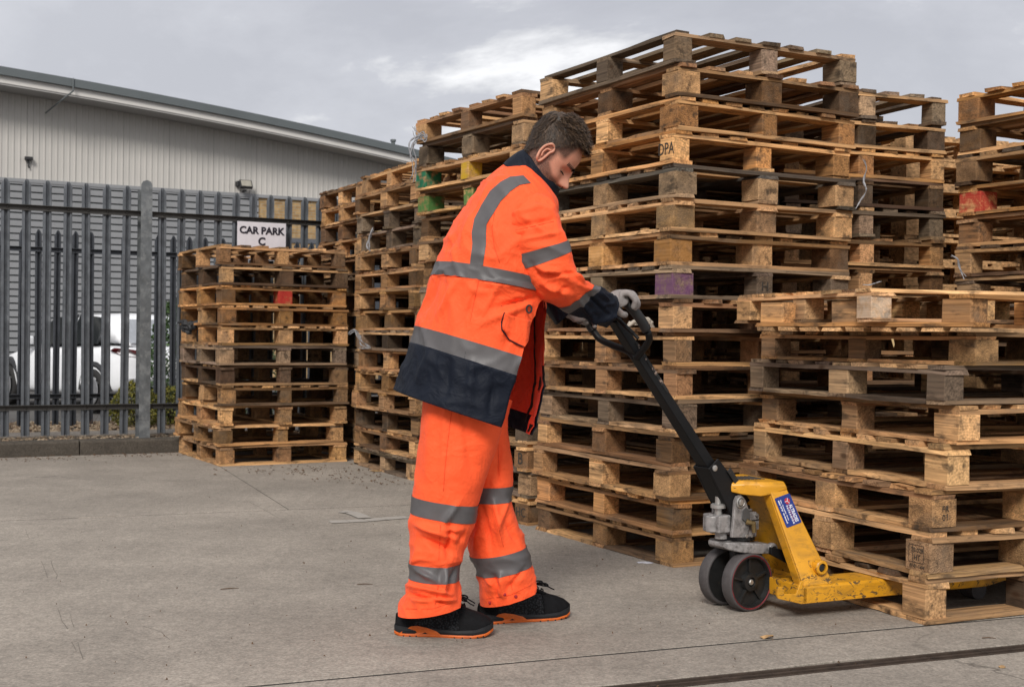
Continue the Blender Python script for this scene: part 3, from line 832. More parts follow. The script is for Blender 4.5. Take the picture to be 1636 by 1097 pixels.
# ------------------------------------------------------------------ palisade fences
def pale_mesh(h, w, mat, seed):
    """W-profile steel pale, pointed head; local x along the fence, y towards the yard is negative"""
    prof = [(-0.5, 0.012), (-0.42, -0.006), (-0.2, -0.006), (-0.1, 0.016), (0.1, 0.016), (0.2, -0.006), (0.42, -0.006), (0.5, 0.012)]
    th = 0.003; v = []; f = []
    def zt(x):  # pointed, slightly cupped head
        a = abs(x) * 2
        return h - a * 0.06
    P = [(x * w, y) for x, y in prof]
    n = len(P)
    for y_off in (0, th):
        v += [(x, y + y_off, 0.0) for x, y in P]
        v += [(x, y + y_off, zt(x / w)) for x, y in P]
    for i in range(n - 1):
        f.append((i, i+1, n+i+1, n+i)); f.append((2*n+i+1, 2*n+i, 3*n+i, 3*n+i+1))
        f.append((n+i, n+i+1, 3*n+i+1, 3*n+i)); f.append((i+1, i, 2*n+i, 2*n+i+1))
    f.append((0, n, 3*n, 2*n)); f.append((n-1, 2*n+n-1, 3*n+n-1, n+n-1))
    return mesh('pale', v, f, mat)
def palisade(label, off, s0, s1, step, h, zbase, rails, w, mat, posts, post_h, seed, rail_m):
    rr = random.Random(seed)
    root = empty('palisade_fence', ks(s0, off, zbase), KA); tag(root, label, 'fence')
    me = pale_mesh(h, w, mat, seed)
    n = int((s1 - s0) / step)
    for i in range(n):
        obj('pale', me, root, (i * step, -0.028, 0.05 if seed == 1 else 0.0), (rr.uniform(-.004, .004), rr.uniform(-.006, .006), rr.uniform(-.05, .05)))
    for z in rails:
        b = MB(); Lr = s1 - s0
        b.box((-0.1, -0.045, z - 0.022), (Lr, -0.040, z + 0.022)); b.box((-0.1, -0.072, z + 0.0175), (Lr, -0.0455, z + 0.022))
        b.build('rail', rail_m, root)
        bt = MB()
        for i in range(n):
            bt.lathe([(0.008, 0), (0.008, 0.006), (0.004, 0.01)], (i * step, -0.0455, z), (0, -1, 0), 8)
        o = bt.build('bolts', rail_m, root); o['kind'] = 'stuff'
    for s in posts:
        b = MB(); x = s - s0
        b.box((x - 0.045, -0.088, -0.25), (x + 0.045, -0.080, post_h)); b.box((x - 0.045, 0.05, -0.25), (x + 0.045, 0.058, post_h - 0.03)); b.box((x - 0.006, -0.0795, -0.25), (x + 0.006, 0.0495, post_h - 0.01))
        # rounded head
        b.prism([(x - 0.045, -0.088, post_h), (x - 0.03, -0.088, post_h + 0.025), (x, -0.088, post_h + 0.036), (x + 0.03, -0.088, post_h + 0.025), (x + 0.045, -0.088, post_h)], (0, 0.008, 0))
        b.build('post', POST_M, root)
    return root
# front fence: phase set so that a pale stands at px 110 and the post at px 232
sp = (W(232, 650, 10.45) - K0).dot(UK)
step = 0.1525
palisade('galvanised palisade fence with pointed pales standing on the kerb', 0.185, sp - step * 40, 3.4, step, 2.05, 0.10, (0.275, 1.86), 0.067, STEEL,
         [sp - 2.75, sp, sp + 2.75], 2.10, 1, RAIL_M)
palisade('lower dark palisade fence behind the first one', 1.95, -7.2, 3.6, 0.155, 1.86, 0.08, (0.3, 1.66), 0.060, STEEL_DARK,
         [-5.0, -2.2, 0.6, 3.4], 1.80, 2, STEEL_DARK)

# car park sign on the front fence
sgn = empty('car_park_sign', W(418, 386, 10.90), KA)
tag(sgn, 'white CAR PARK C sign fixed to the palisade fence', 'sign')
white_s = plain('white_sign', (0.62, 0.60, 0.64), 0.5, var=0.05)
b = MB(); b.box((-0.212, -0.004, -0.16), (0.212, 0.004, 0.165)); b.build('sign_board', white_s, sgn)
bk, *_ = new_mat('black_print', (0.012, 0.01, 0.02), 0.6)
text('sign_lettering', 'CAR PARK', 0.083, bk, sgn, (0, -0.0065, 0.09), (math.pi/2, 0, 0), bold=0.0035)
text('sign_lettering', 'C', 0.092, bk, sgn, (0, -0.0065, -0.002), (math.pi/2, 0, 0), bold=0.0035)

# ------------------------------------------------------------------ warehouse
BA = A_; UB = Vector((math.cos(BA), math.sin(BA), 0)); NB = Vector((-math.sin(BA), math.cos(BA), 0))
B0p = Vector((-12.07, 30, 0))
ware = empty('warehouse', B0p, BA)
tag(ware, 'long grey warehouse with ribbed cladding, low sloping roof and a brick bay', 'warehouse')
def clad_mat(name, col):
    m, N, L, B = new_mat(name, col, 0.55)
    co = coords(N)
    n = tex_noise(N, L, mapping(N, L, co, (0.6, 1, 0.18)), 2.2, 5, 0.6)
    c = mixc(N, L, 1.0, col, ramp(N, L, n, (0.3, 0.92), (0.7, 1.06)), 'MULTIPLY')
    L.new(c, B.inputs['Base Color']); return m
upper_m = clad_mat('cream_cladding', (0.50, 0.48, 0.45))
lower_m = clad_mat('grey_cladding', (0.25, 0.255, 0.265))
roof_m = plain('dark_roof_edge', (0.10, 0.115, 0.12), 0.5, var=0.1, scale=1)
fascia_m = plain('pale_fascia', (0.60, 0.58, 0.55), 0.5, var=0.05, scale=1)
soffit_m = plain('soffit', (0.36, 0.35, 0.34), 0.6, var=0.05, scale=1)
def roof_z(t):
    t2 = max(t, -9); return 7.0 - 0.068 * t2 - 0.00332 * t2 * abs(t2) * (1 if t2 > 0 else 0.4)
T0, T1 = -14.0, 26.0
# upper wall: one part per sheet, vertical trapezoidal ribs
rib = 0.14
x = T0
while x < T1:
    nr = 8; v = []; f = []
    xs = []
    for k in range(nr):
        b0 = x + k * rib
        xs += [(b0, 0), (b0 + 0.085, 0), (b0 + 0.10, -0.018), (b0 + 0.125, -0.018)]
    xs.append((x + nr * rib - 0.004, 0))
    for (a, y) in xs: v += [(a, y, 4.58), (a, y, roof_z(a) - 0.35)]
    for i in range(len(xs) - 1): f.append((2*i, 2*i+2, 2*i+3, 2*i+1))
    mb = MB(); mb.add(v, f); mb.build('cladding_sheet', upper_m, ware)
    x += nr * rib
# lower wall: horizontal laps
lap = 0.165
BR0 = 6.2
mbl = MB()
z = -0.2; k = 0
while z < 4.5:
    mb = MB()
    mb.box((T0, -0.075, z + 0.036), (BR0, 0.0, z + lap))
    mb.build('cladding_board', lower_m, ware); z += lap
bkp = MB(); bkp.box((T0, 0.0005, -0.2), (BR0, 0.02, 4.5)); bkp.build('wall_backing', roof_m, ware)
trim = MB(); trim.box((T0, -0.09, 4.50), (T1, 0.0, 4.58)); trim.build('wall_trim', lower_m, ware)
# roof edge
for nm, m_, y0, y1, zt_, zb_ in (('gutter', roof_m, -1.0, -0.78, 0.0, -0.19), ('fascia', fascia_m, -0.90, -0.72, -0.19, -0.36), ('soffit', soffit_m, -0.88, 0.02, -0.362, -0.40), ('roof', roof_m, -0.9, 22, -0.05, -0.12)):
    mb = MB(); n = 40; v = []; f = []
    for i in range(n + 1):
        t = T0 + (T1 - T0) * i / n; zz = roof_z(t)
        v += [(t, y0, zz + zb_), (t, y1, zz + zb_), (t, y1, zz + zt_), (t, y0, zz + zt_)]
    for i in range(n):
        for q in range(4): f.append((4*i + q, 4*i + (q+1) % 4, 4*i + 4 + (q+1) % 4, 4*i + 4 + q))
    f.append((0, 1, 2, 3)); f.append((4*n+3, 4*n+2, 4*n+1, 4*n))
    mb.add(v, f); mb.build(nm, m_, ware)
tb = MB(); tb.tube([(-0.0 + 1.42, -1.02, roof_z(1.4) + 0.0), (1.42, -1.03, roof_z(1.4) - 0.3), (1.2, -0.9, roof_z(1.4) - 0.5), (0.95, -0.1, roof_z(1.0) - 0.75)], 0.018, 8)
tb.build('downpipe_bracket', roof_m, ware)
# brick bay
br_m, N, L, B = new_mat('buff_brick', rough=0.85)
bt = N.new('ShaderNodeTexBrick'); bt.inputs['Scale'].default_value = 1.0
bt.inputs['Brick Width'].default_value = 0.225; bt.inputs['Row Height'].default_value = 0.075; bt.inputs['Mortar Size'].default_value = 0.008
bt.inputs['Color1'].default_value = (0.42, 0.27, 0.12, 1); bt.inputs['Color2'].default_value = (0.30, 0.18, 0.075, 1); bt.inputs['Mortar'].default_value = (0.33, 0.28, 0.2, 1)
L.new(mapping(N, L, coords(N), rot=(-math.pi/2, 0, 0)), bt.inputs['Vector'])
L.new(mixc(N, L, 1.0, bt.outputs['Color'], ramp(N, L, tex_noise(N, L, coords(N), 9, 4), (0.3, 0.75), (0.7, 1.2)), 'MULTIPLY'), B.inputs['Base Color'])
bump(N, L, B, bt.outputs['Fac'], -0.6, 0.01)
mb = MB(); mb.box((BR0, -0.03, 2.95), (T1, 0.3, 4.5)); mb.box((BR0, -0.03, -0.2), (BR0 + 1.5, 0.3, 2.95)); mb.build('brick_wall', br_m, ware)
frame_m = plain('grey_window_frame', (0.10, 0.105, 0.12), 0.5, var=0.1)
glass_m, *_ = new_mat('window_glass', (0.03, 0.035, 0.045), 0.08)
wf = MB()
for i in range(9):
    wx = BR0 + 1.5 + i * 1.2; wf = MB()
    wf.box((wx, -0.02, 1.2), (wx + 0.07, 0.1, 2.95)); wf.box((wx + 1.13, -0.02, 1.2), (wx + 1.2, 0.1, 2.95)); wf.box((wx + 0.07, -0.02, 2.86), (wx + 1.13, 0.1, 2.95)); wf.box((wx + 0.07, -0.02, 1.2), (wx + 1.13, 0.1, 1.28))
    w_ = wf.build('window', frame_m, ware); g = MB(); g.box((wx + 0.07, 0.03, 1.28), (wx + 1.13, 0.04, 2.86)); g.build('pane', glass_m, w_)
mb = MB(); mb.box((BR0 + 1.5, -0.03, -0.2), (T1, 0.3, 1.2)); mb.build('brick_plinth', br_m, ware)
mb = MB(); mb.box((BR0 - 0.1, -0.06, 3.38), (T1, -0.031, 3.50)); mb.build('band_course', frame_m, ware)
# back of the building so that it is a volume
mb = MB(); mb.box((T0, 0.31, -0.2), (T1, 21, 5.2)); mb.build('back_wall', lower_m, ware)
vp = MB(); P = W(628, 238, 35.5); vp.tube([P + Vector((0, 0, -0.7)), P + Vector((0, 0, 0.22))], 0.055, 10)
vp.tube([P + Vector((0, 0, 0.20)), P + Vector((0, 0, 0.26))], 0.08, 10)
tag(vp.build('vent_pipe', roof_m), 'thin dark vent pipe standing on the low end of the warehouse roof', 'vent pipe')
# floodlight and camera on the wall
def wall_point(px, py):
    d = CAM_R @ Vector(((px - 818) / 2033, -(py - 548.5) / 2033, -1)); O = Vector((0, 0, CAM_H))
    t = (B0p - O).dot(NB) / d.dot(NB); return O + d * t
P = wall_point(388, 306)
fl = empty('floodlight', P - NB * 0.05, BA); tag(fl, 'small black floodlight under the cladding joint on the warehouse wall', 'floodlight')
dark = plain('black_casting', (0.02, 0.02, 0.022), 0.5, var=0.1)
mr = Matrix.Rotation(rad(-35), 4, 'X')
b = MB(); b.box((-0.16, -0.30, -0.11), (0.16, -0.22, 0.13), mr); b.build('lamp_housing', dark, fl, bevel=0.01)
b = MB(); b.box((-0.13, -0.31, -0.085), (0.13, -0.302, 0.10), mr); b.build('lamp_glass', plain('dull_glass', (0.35, 0.33, 0.28), 0.3), fl)
b = MB(); b.box((-0.02, -0.24, -0.02), (0.02, 0.05, 0.02)); b.box((-0.2, -0.16, 0.12), (-0.1, 0.04, 0.24)); b.build('wall_bracket', dark, fl)
P = wall_point(45, 258)
cb = empty('cable_bracket', P, BA); tag(cb, 'small black hooked bracket high on the cream cladding', 'bracket')
b = MB(); b.box((-0.09, -0.14, 0.02), (0.09, -0.03, 0.10)); b.build('bracket_head', dark, cb, bevel=0.01)
b = MB(); b.tube([(0, -0.05, 0.05), (0, -0.06, -0.12), (0.02, -0.05, -0.16)], 0.02, 8); b.build('bracket_stem', dark, cb)

# ------------------------------------------------------------------ parked cars beyond the fences
car_white = plain('white_car_paint', (0.8, 0.81, 0.83), 0.25, var=0.03)
car_glass, *_ = new_mat('car_glass', (0.015, 0.018, 0.02), 0.05)
tyre_m = plain('tyre_rubber', (0.018, 0.017, 0.017), 0.85, var=0.2)
alloy = plain('alloy', (0.30, 0.30, 0.31), 0.35, 0.6)
red_l, *_ = new_mat('red_lens', (0.09, 0.008, 0.01), 0.15)
trim_m = plain('grey_bumper', (0.20, 0.20, 0.205), 0.6, var=0.05)
def car(loc, rz, label):
    """x forward, rear bumper at x = 0, hatchback 4.1 m long"""
    root = empty('parked_car', loc, rz); tag(root, label, 'car', 'white cars parked beyond the fences')
    st = [ # x, z_bottom, z_belt, half width bottom, half width belt
        (0.00, 0.42, 0.80, 0.60, 0.62), (0.05, 0.30, 0.92, 0.76, 0.76), (0.25, 0.24, 0.96, 0.83, 0.82), (0.8, 0.2, 0.97, 0.86, 0.85), (2.0, 0.19, 0.94, 0.87, 0.86),
        (2.9, 0.19, 0.91, 0.86, 0.83), (3.4, 0.2, 0.84, 0.84, 0.78), (3.85, 0.22, 0.72, 0.78, 0.70), (4.05, 0.3, 0.62, 0.66, 0.60), (4.12, 0.38, 0.52, 0.5, 0.48)]
    v = []; f = []; K = 10
    for x, zb, zt, wb, wt in st:
        zm = zb + (zt - zb) * 0.45
        ring = [(x, -wb * 0.9, zb), (x, -wb, zb + 0.08), (x, -wb - 0.015, zm), (x, -wt, zt - 0.04), (x, -wt * 0.86, zt), (x, wt * 0.86, zt), (x, wt, zt - 0.04), (x, wb + 0.015, zm), (x, wb, zb + 0.08), (x, wb * 0.9, zb)]
        v += ring
    for i in range(len(st) - 1):
        for k in range(K): f.append((i*K + k, (i+1)*K + k, (i+1)*K + (k+1) % K, i*K + (k+1) % K))
    f.append(tuple(range(K))); f.append(tuple(range(len(st)*K - 1, (len(st)-1)*K - 1, -1)))
    mb = MB(); mb.add(v, f)
    o = mb.build('car_body', car_white, root, smooth=True); s = o.modifiers.new('s', 'SUBSURF'); s.levels = s.render_levels = 2
    gh = [(0.16, 0.90, 0.74, 0.92), (0.42, 1.38, 0.60, 0.94), (0.75, 1.46, 0.58, 0.94), (1.6, 1.47, 0.59, 0.93), (2.3, 1.38, 0.60, 0.92), (3.05, 0.90, 0.74, 0.88)]
    v = []; f = []; K = 6
    for x, zt, wt, zb in gh:
        v += [(x, -0.80, zb), (x, -wt - 0.03, (zb + zt) / 2 + 0.1 * (zt - zb)), (x, -wt * 0.93, zt - 0.01), (x, wt * 0.93, zt - 0.01), (x, wt + 0.03, (zb + zt) / 2 + 0.1 * (zt - zb)), (x, 0.80, zb)]
    for i in range(len(gh) - 1):
        for k in range(K): f.append((i*K + k, (i+1)*K + k, (i+1)*K + (k+1) % K, i*K + (k+1) % K))
    f.append(tuple(range(K))); f.append(tuple(range(len(gh)*K - 1, (len(gh)-1)*K - 1, -1)))
    mb = MB(); mb.add(v, f); cb_ = mb.build('cabin', car_white, root, smooth=True); s = cb_.modifiers.new('s', 'SUBSURF'); s.levels = s.render_levels = 1
    for sgn_ in (-1, 1):
        for nm, pts in (('side_window', [(0.72, 0.98), (0.82, 1.36), (1.5, 1.41), (1.5, 0.97)]), ('side_window', [(1.56, 0.97), (1.56, 1.41), (2.2, 1.36), (2.72, 0.96)])):
            mb = MB(); q = []
            for x, z_ in pts: q.append(Vector((x, sgn_ * (0.815 - (z_ - 0.95) * 0.43), z_)))
            mb.prism(q, (0, -sgn_ * 0.02, 0)); mb.build(nm, car_glass, root)
    mb = MB(); q = [Vector((0.17, -0.6, 1.0)), Vector((0.17, 0.6, 1.0)), Vector((0.345, 0.5, 1.34)), Vector((0.345, -0.5, 1.34))]
    mb.prism(q, (0.02, 0, 0)); mb.build('rear_window', plain('sky_reflection_glass', (0.35, 0.37, 0.4), 0.08) if 'sky_reflection_glass' not in bpy.data.materials else bpy.data.materials['sky_reflection_glass'], root)  # pale base colour stands for sky reflected in the rear glass
    mb = MB(); q = [Vector((2.42, -0.58, 1.30)), Vector((2.42, 0.58, 1.30)), Vector((3.0, 0.70, 0.95)), Vector((3.0, -0.70, 0.95))]
    mb.prism(q, (-0.02, 0, 0.02)); mb.build('windscreen', car_glass, root)
    for x in (0.72, 3.3):
        for sy in (-1, 1):
            mb = MB(); mb.lathe([(0.0, 0.03), (0.19, 0.03), (0.235, 0.0), (0.30, 0.0), (0.315, 0.04), (0.315, 0.16), (0.0, 0.18)], (x, sy * 0.885, 0.315), (0, -sy, 0), 24)
            wv_ = mb.build('wheel', tyre_m, root, smooth=True)
            mb = MB(); 
            for k in range(5):
                a = 6.283 * k / 5; mb.tube([(x, sy * 0.885, 0.315), (x + math.cos(a) * 0.2, sy * 0.88, 0.315 + math.sin(a) * 0.2)], [0.035, 0.025], 6)
            mb.lathe([(0.2, 0), (0.22, -0.015), (0.2, -0.02)], (x, sy * 0.885, 0.315), (0, -sy, 0), 24)
            mb.build('rim', alloy, wv_)
        for sy in (-1, 1):
            mb = MB(); pts = [(x + math.cos(a) * 0.37, sy * 0.80, 0.315 + math.sin(a) * 0.37) for a in [math.pi * k / 12 for k in range(13)]]
            mb.tube(pts, 0.07, 8); mb.build('wheel_arch', dark, root)
    for sy in (-1, 1):
        mb = MB(); mb.prism([Vector((-0.01, sy * 0.52, 0.80)), Vector((0.05, sy * 0.77, 0.82)), Vector((0.30, sy * 0.84, 0.89)), Vector((0.22, sy * 0.82, 0.93)), Vector((0.02, sy * 0.74, 0.92)), Vector((-0.01, sy * 0.52, 0.89))], (0.03, -sy * 0.03, 0)); mb.build('tail_light', red_l, root)
        mb = MB(); mb.box((-0.02, sy * 0.62 - 0.09, 0.36), (0.03, sy * 0.62 + 0.09, 0.39)); mb.build('reflector', red_l, root)
        mb = MB(); mb.box((2.45, sy * 0.93 - 0.09, 0.95), (2.6, sy * 0.93 + 0.09, 1.08)); mb.build('mirror', car_white, root, bevel=0.03)
    mb = MB(); mb.box((-0.03, -0.72, 0.28), (0.1, 0.72, 0.50)); mb.build('rear_bumper', trim_m, root, bevel=0.04)
    mb = MB(); mb.box((-0.045, -0.26, 0.60), (0.0, 0.26, 0.71)); pl = mb.build('number_plate', plain('plate_white', (0.6, 0.6, 0.55), 0.5) if 'plate_white' not in bpy.data.materials else bpy.data.materials['plate_white'], root)
    mb = MB(); mb.box((-0.048, 0.20, 0.602), (-0.046, 0.258, 0.708)); mb.build('plate_band', plain('plate_blue', (0.01, 0.04, 0.28), 0.5) if 'plate_blue' not in bpy.data.materials else bpy.data.materials['plate_blue'], pl)
    return root
P = W(150, 640, 19.5)
car((P.x + 1.5, 18.4, -0.17), rad(138), 'white hatchback seen from behind through the palisade pales')
P = W(-40, 640, 23.0)
car((P.x - 1.2, 24.0, -0.17), rad(160), 'white car half out of frame beyond the hatchback')

# ------------------------------------------------------------------ shrubs between the fences
def leaf_mat(name, c0, c1):
    m, N, L, B = new_mat(name, rough=0.6)
    v = N.new('ShaderNodeTexVoronoi'); v.inputs['Scale'].default_value = 30; L.new(coords(N), v.inputs['Vector'])
    L.new(ramp(N, L, v.outputs['Color'], (0.15, c0), (0.85, c1)), B.inputs['Base Color'])
    B.inputs['Transmission Weight'].default_value = 0.0
    return m
gold = leaf_mat('golden_foliage', (0.05, 0.07, 0.012), (0.28, 0.24, 0.03))
green = leaf_mat('green_foliage', (0.02, 0.045, 0.015), (0.06, 0.11, 0.03))
dry = leaf_mat('dry_stems', (0.08, 0.035, 0.015), (0.16, 0.08, 0.04))
bark = plain('bark', (0.06, 0.045, 0.03), 0.9)
def shrub(name, loc, rx, rz_, n, mat, label, seed, cat='shrub', leaf=0.02):
    rr = random.Random(seed); root = empty(name, loc); tag(root, label, cat)
    mb = MB()
    for i in range(n):
        a = rr.uniform(0, 6.283); ph = rr.random() ** 0.5; h = rr.random()
        r = rx * math.sin(math.pi * min(0.95, 0.15 + h * 0.8)) * (0.45 + 0.6 * ph) * (1 + 0.3 * noise.noise(Vector((a * 1.3, h * 4, seed))))
        P = Vector((math.cos(a) * r, math.sin(a) * r, h * rz_ * (1 + 0.15 * noise.noise(Vector((a, seed, 1))))))
        d = Vector((rr.gauss(0, 1), rr.gauss(0, 1), rr.gauss(0.5, 1))).normalized() * leaf * rr.uniform(0.6, 1.5); w_ = d.orthogonal().normalized() * leaf * 0.35
        mb.add([P - d * 0.5, P + w_, P + d, P - w_], [(0, 1, 2, 3)])
    mb.build('foliage', mat, root)
    st = MB()
    for i in range(7):
        a = rr.uniform(0, 6.283); st.tube([(0, 0, 0), (math.cos(a) * rx * 0.3, math.sin(a) * rx * 0.3, rz_ * 0.4), (math.cos(a) * rx * 0.5, math.sin(a) * rx * 0.5, rz_ * 0.8)], [0.008, 0.006, 0.002], 5)
    st.build('stem', bark, root)
def at(px, Y, z): p = W(px, 600, Y); return (p.x, Y, z)
shrub('golden_shrub', at(218, 11.9, 0.09), 0.26, 0.42, 2600, gold, 'golden conifer shrub behind the fence post', 1)
shrub('golden_shrub', at(276, 12.1, 0.09), 0.2, 0.38, 1500, gold, 'yellow-green shrub showing beside the short pallet stack', 2)
shrub('tall_shrub', at(276, 14.2, 0.05), 0.32, 1.25, 2600, green, 'tall leafy green shrub beyond the fences beside the short stack', 3, leaf=0.035)
shrub('green_shrub', at(408, 14.0, 0.05), 0.5, 0.95, 1800, green, 'green shrub glimpsed through the gaps of the short stack', 4, leaf=0.03)
rr = random.Random(9); mb = MB()
for i in range(2600):
    P = ks(rr.uniform(-5, 2.0), rr.choice((rr.uniform(0.14, 0.5), rr.uniform(0.98, 2.2))), 0.10)
    if noise.noise(P * 1.7) < -0.05: continue
    h = rr.uniform(0.02, 0.11) * (0.5 if (P - K0).dot(NK) < 0.6 else 1.2)
    d = Vector((rr.gauss(0, 0.4), rr.gauss(0, 0.4), 1)) * h; w_ = Vector((rr.uniform(-1, 1), rr.uniform(-1, 1), 0)).normalized() * 0.0035
    mb.add([P - w_, P + w_, P + d], [(0, 1, 2)])
tag(mb.build('dry_weeds', dry), 'dry brown weeds along the verge under the fence', kind='stuff')
# ------------------------------------------------------------------ hand pallet truck
TA = rad(24)
TF = Vector((math.cos(TA), math.sin(TA), 0)); TN = Vector((-math.sin(TA), math.cos(TA), 0))
TO = Vector((0.93, 4.728, 0))
truck = empty('pallet_truck', TO, TA)
tag(truck, 'worn yellow hand pallet truck with black drawbar, forks inside the bottom pallet', 'pallet truck')
yel, N, L, B = new_mat('worn_yellow_paint', rough=0.42)
co = coords(N)
g = N.new('ShaderNodeNewGeometry')
n1_ = tex_noise(N, L, co, 9, 5, 0.6); col = mixc(N, L, 1.0, (0.67, 0.31, 0.015), ramp(N, L, n1_, (0.3, 0.82), (0.7, 1.1)), 'MULTIPLY')
gr = tex_noise(N, L, mapping(N, L, co, (6, 6, 14)), 2.0, 7, 0.7, 0.5)
col = mixc(N, L, ramp(N, L, gr, (0.48, 0.0), (0.66, 0.5)), col, (0.16, 0.085, 0.02))
ch = tex_noise(N, L, mapping(N, L, co, (26, 26, 48), loc=(2, 5, 1)), 1.0, 8, 0.75, 0.8)
# chips gather on the forks and lower frame (height above ground)
sep = N.new('ShaderNodeSeparateXYZ'); L.new(co, sep.inputs[0])
low = ramp(N, L, sep.outputs[2], (0.10, 0.085), (0.26, 0.0))
cf = ramp(N, L, math_(N, L, 'ADD', ch, low), (0.63, 0.0), (0.665, 0.9))
col = mixc(N, L, cf, col, (0.035, 0.03, 0.022))
L.new(col, B.inputs['Base Color']); L.new(mixc(N, L, cf, 0.4, 0.8), B.inputs['Roughness'])
bump(N, L, B, cf, -0.3, 0.001)
blackp = plain('black_drawbar_paint', (0.006, 0.006, 0.0065), 0.5, var=0.3, scale=8, dirt=(0.09, 0.085, 0.08), dirt_amt=0.5, dlo=0.66, dhi=0.74, dscale=40, spec=0.25)
blackp2 = plain('black_plastic_grip', (0.008, 0.008, 0.0085), 0.5, var=0.15)
cast = plain('cast_aluminium', (0.30, 0.285, 0.28), 0.45, 0.2, var=0.3, scale=30, bmp=0.35, bs=90, dirt=(0.03, 0.026, 0.024), dirt_amt=0.85, dlo=0.48, dhi=0.66, dscale=24)
chrome, *_ = new_mat('chrome', (0.75, 0.75, 0.76), 0.12, 1.0)
bolt_m = plain('zinc_bolt', (0.45, 0.44, 0.42), 0.4, 0.7)
hub_m = plain('black_hub', (0.012, 0.012, 0.012), 0.5, var=0.3, scale=30, dirt=(0.06, 0.042, 0.025), dirt_amt=0.8, dlo=0.6, dhi=0.68, dscale=60)
pu_m = plain('grey_tread', (0.065, 0.058, 0.058), 0.7, var=0.2, scale=40, bmp=0.3, bs=200)
rim_m = plain('red_rim', (0.13, 0.010, 0.015), 0.55, var=0.5, scale=60)

def loft(sections, cap=True):
    """sections: equal-length point rings"""
    K = len(sections[0]); v = []; f = []
    for s in sections: v += [Vector(p) for p in s]
    for i in range(len(sections) - 1):
        for k in range(K): f.append((i*K + k, i*K + (k+1) % K, (i+1)*K + (k+1) % K, (i+1)*K + k))
    if cap: f.append(tuple(range(K - 1, -1, -1))); n0 = (len(sections) - 1) * K; f.append(tuple(n0 + k for k in range(K)))
    return v, f

# forks
FZ0, FZ1 = 0.056, 0.120
for sy in (-1, 1):
    a, b_ = (-0.265, -0.105) if sy < 0 else (0.105, 0.265)
    mb = MB()
    def sec(t, z0, z1, ins=0.0): return [(t, a + ins, z0), (t, b_ - ins, z0), (t, b_ - ins, z1 - 0.008), (t, b_ - ins - 0.008, z1), (t, a + ins + 0.008, z1), (t, a + ins, z1 - 0.008)]
    v, f = loft([sec(0.0, FZ0, FZ1), sec(0.85, FZ0 + 0.004, FZ1), sec(0.96, 0.075, FZ1 - 0.004, 0.01), sec(1.03, 0.09, FZ1 - 0.018, 0.035)])
    mb.add(v, f); mb.build('fork', yel, truck, bevel=0.004)
    mb = MB(); mb.lathe([(0.0, -0.035), (0.037, -0.033), (0.037, 0.033), (0.0, 0.035)], (0.86, (a + b_)/2, 0.038), (0, 1, 0), 18)
    mb.build('load_roller', pu_m, truck, smooth=False)
# sloping legs: a channel from the hood down to each fork
def leg(sy):
    top, bot = -0.078, 0.0
    o_t, o_b = 0.135 * sy, 0.262 * sy      # outer faces
    zt_, zb_ = 0.452, FZ1 - 0.004
    P = lambda t, n, z: Vector((t, n, z))
    # outer face corners, a thick folded plate
    outer = [P(-0.056, o_t, zt_), P(0.018, o_t, zt_), P(0.137, o_b, zb_), P(0.006, o_b, zb_)]
    inn = Vector((0, -sy, 0)) * 0.012
    mb = MB(); mb.prism(outer, inn)
    # returned edges of the channel (front and back flanges)
    for i, j, dt in ((0, 3, 0.010), (1, 2, -0.010)):
        A_p, B_p = outer[i] + inn, outer[j] + inn
        dp = Vector((dt, 0, 0)); dn = Vector((0, -sy * 0.05, 0))
        mb.add([A_p, A_p + dp, A_p + dp + dn, A_p + dn, B_p, B_p + dp, B_p + dp + dn, B_p + dn], [(0,1,2,3),(7,6,5,4),(0,4,5,1),(1,5,6,2),(2,6,7,3),(3,7,4,0)])
    return mb.build('leg', yel, truck, bevel=0.006)
legs = [leg(-1), leg(1)]
# back plate between the legs and the hood on top
mb = MB()
mb.prism([(-0.020, -0.12, 0.43), (-0.020, 0.12, 0.43), (0.09, 0.235, 0.125), (0.09, -0.235, 0.125)], (0.008, 0, 0.003)); mb.build('back_plate', yel, truck)
hz = 0.474
def hood_sec(t, hw, z0, z1, c=0.014): return [(t, -hw, z0), (t, hw, z0), (t, hw, z1 - c), (t, hw - c, z1), (t, -hw + c, z1), (t, -hw, z1 - c)]
mb = MB(); v, f = loft([hood_sec(-0.170, 0.045, hz - 0.030, hz - 0.008), hood_sec(-0.162, 0.058, hz - 0.042, hz - 0.002), hood_sec(-0.125, 0.078, hz - 0.050, hz), hood_sec(-0.085, 0.125, hz - 0.052, hz), hood_sec(-0.05, 0.140, hz - 0.045, hz), hood_sec(0.010, 0.142, hz - 0.030, hz), hood_sec(0.020, 0.138, hz - 0.034, hz - 0.010)])
mb.add(v, f); hood = mb.build('hood', yel, truck, bevel=0.004)
mb = MB()
for i in range(7): mb.box((-0.12 + i * 0.016, -0.05, hz + 0.0005), (-0.112 + i * 0.016, 0.05, hz + 0.0025))
tag(mb.build('anti_slip_pad', plain('worn_black_pad', (0.05, 0.045, 0.04), 0.8), hood), 'scuffed dark ribs on top of the hood')
# fork heel, cross member and notched plate
mb = MB(); mb.box((-0.004, -0.265, FZ0), (0.02, 0.265, 0.118)); mb.build('cross_member', yel, truck, bevel=0.004)
mb = MB()
mb.prism([(-0.004, -0.268, FZ0), (-0.105, -0.268, FZ0 + 0.026), (-0.11, -0.268, FZ0 + 0.034), (-0.11, -0.268, 0.123), (-0.082, -0.268, 0.123), (-0.082, -0.268, 0.098), (-0.03, -0.268, 0.094), (-0.012, -0.268, 0.135), (0.0, -0.268, 0.14)], (0, 0.010, 0))
mb.build('heel_plate', yel, truck, bevel=0.002)
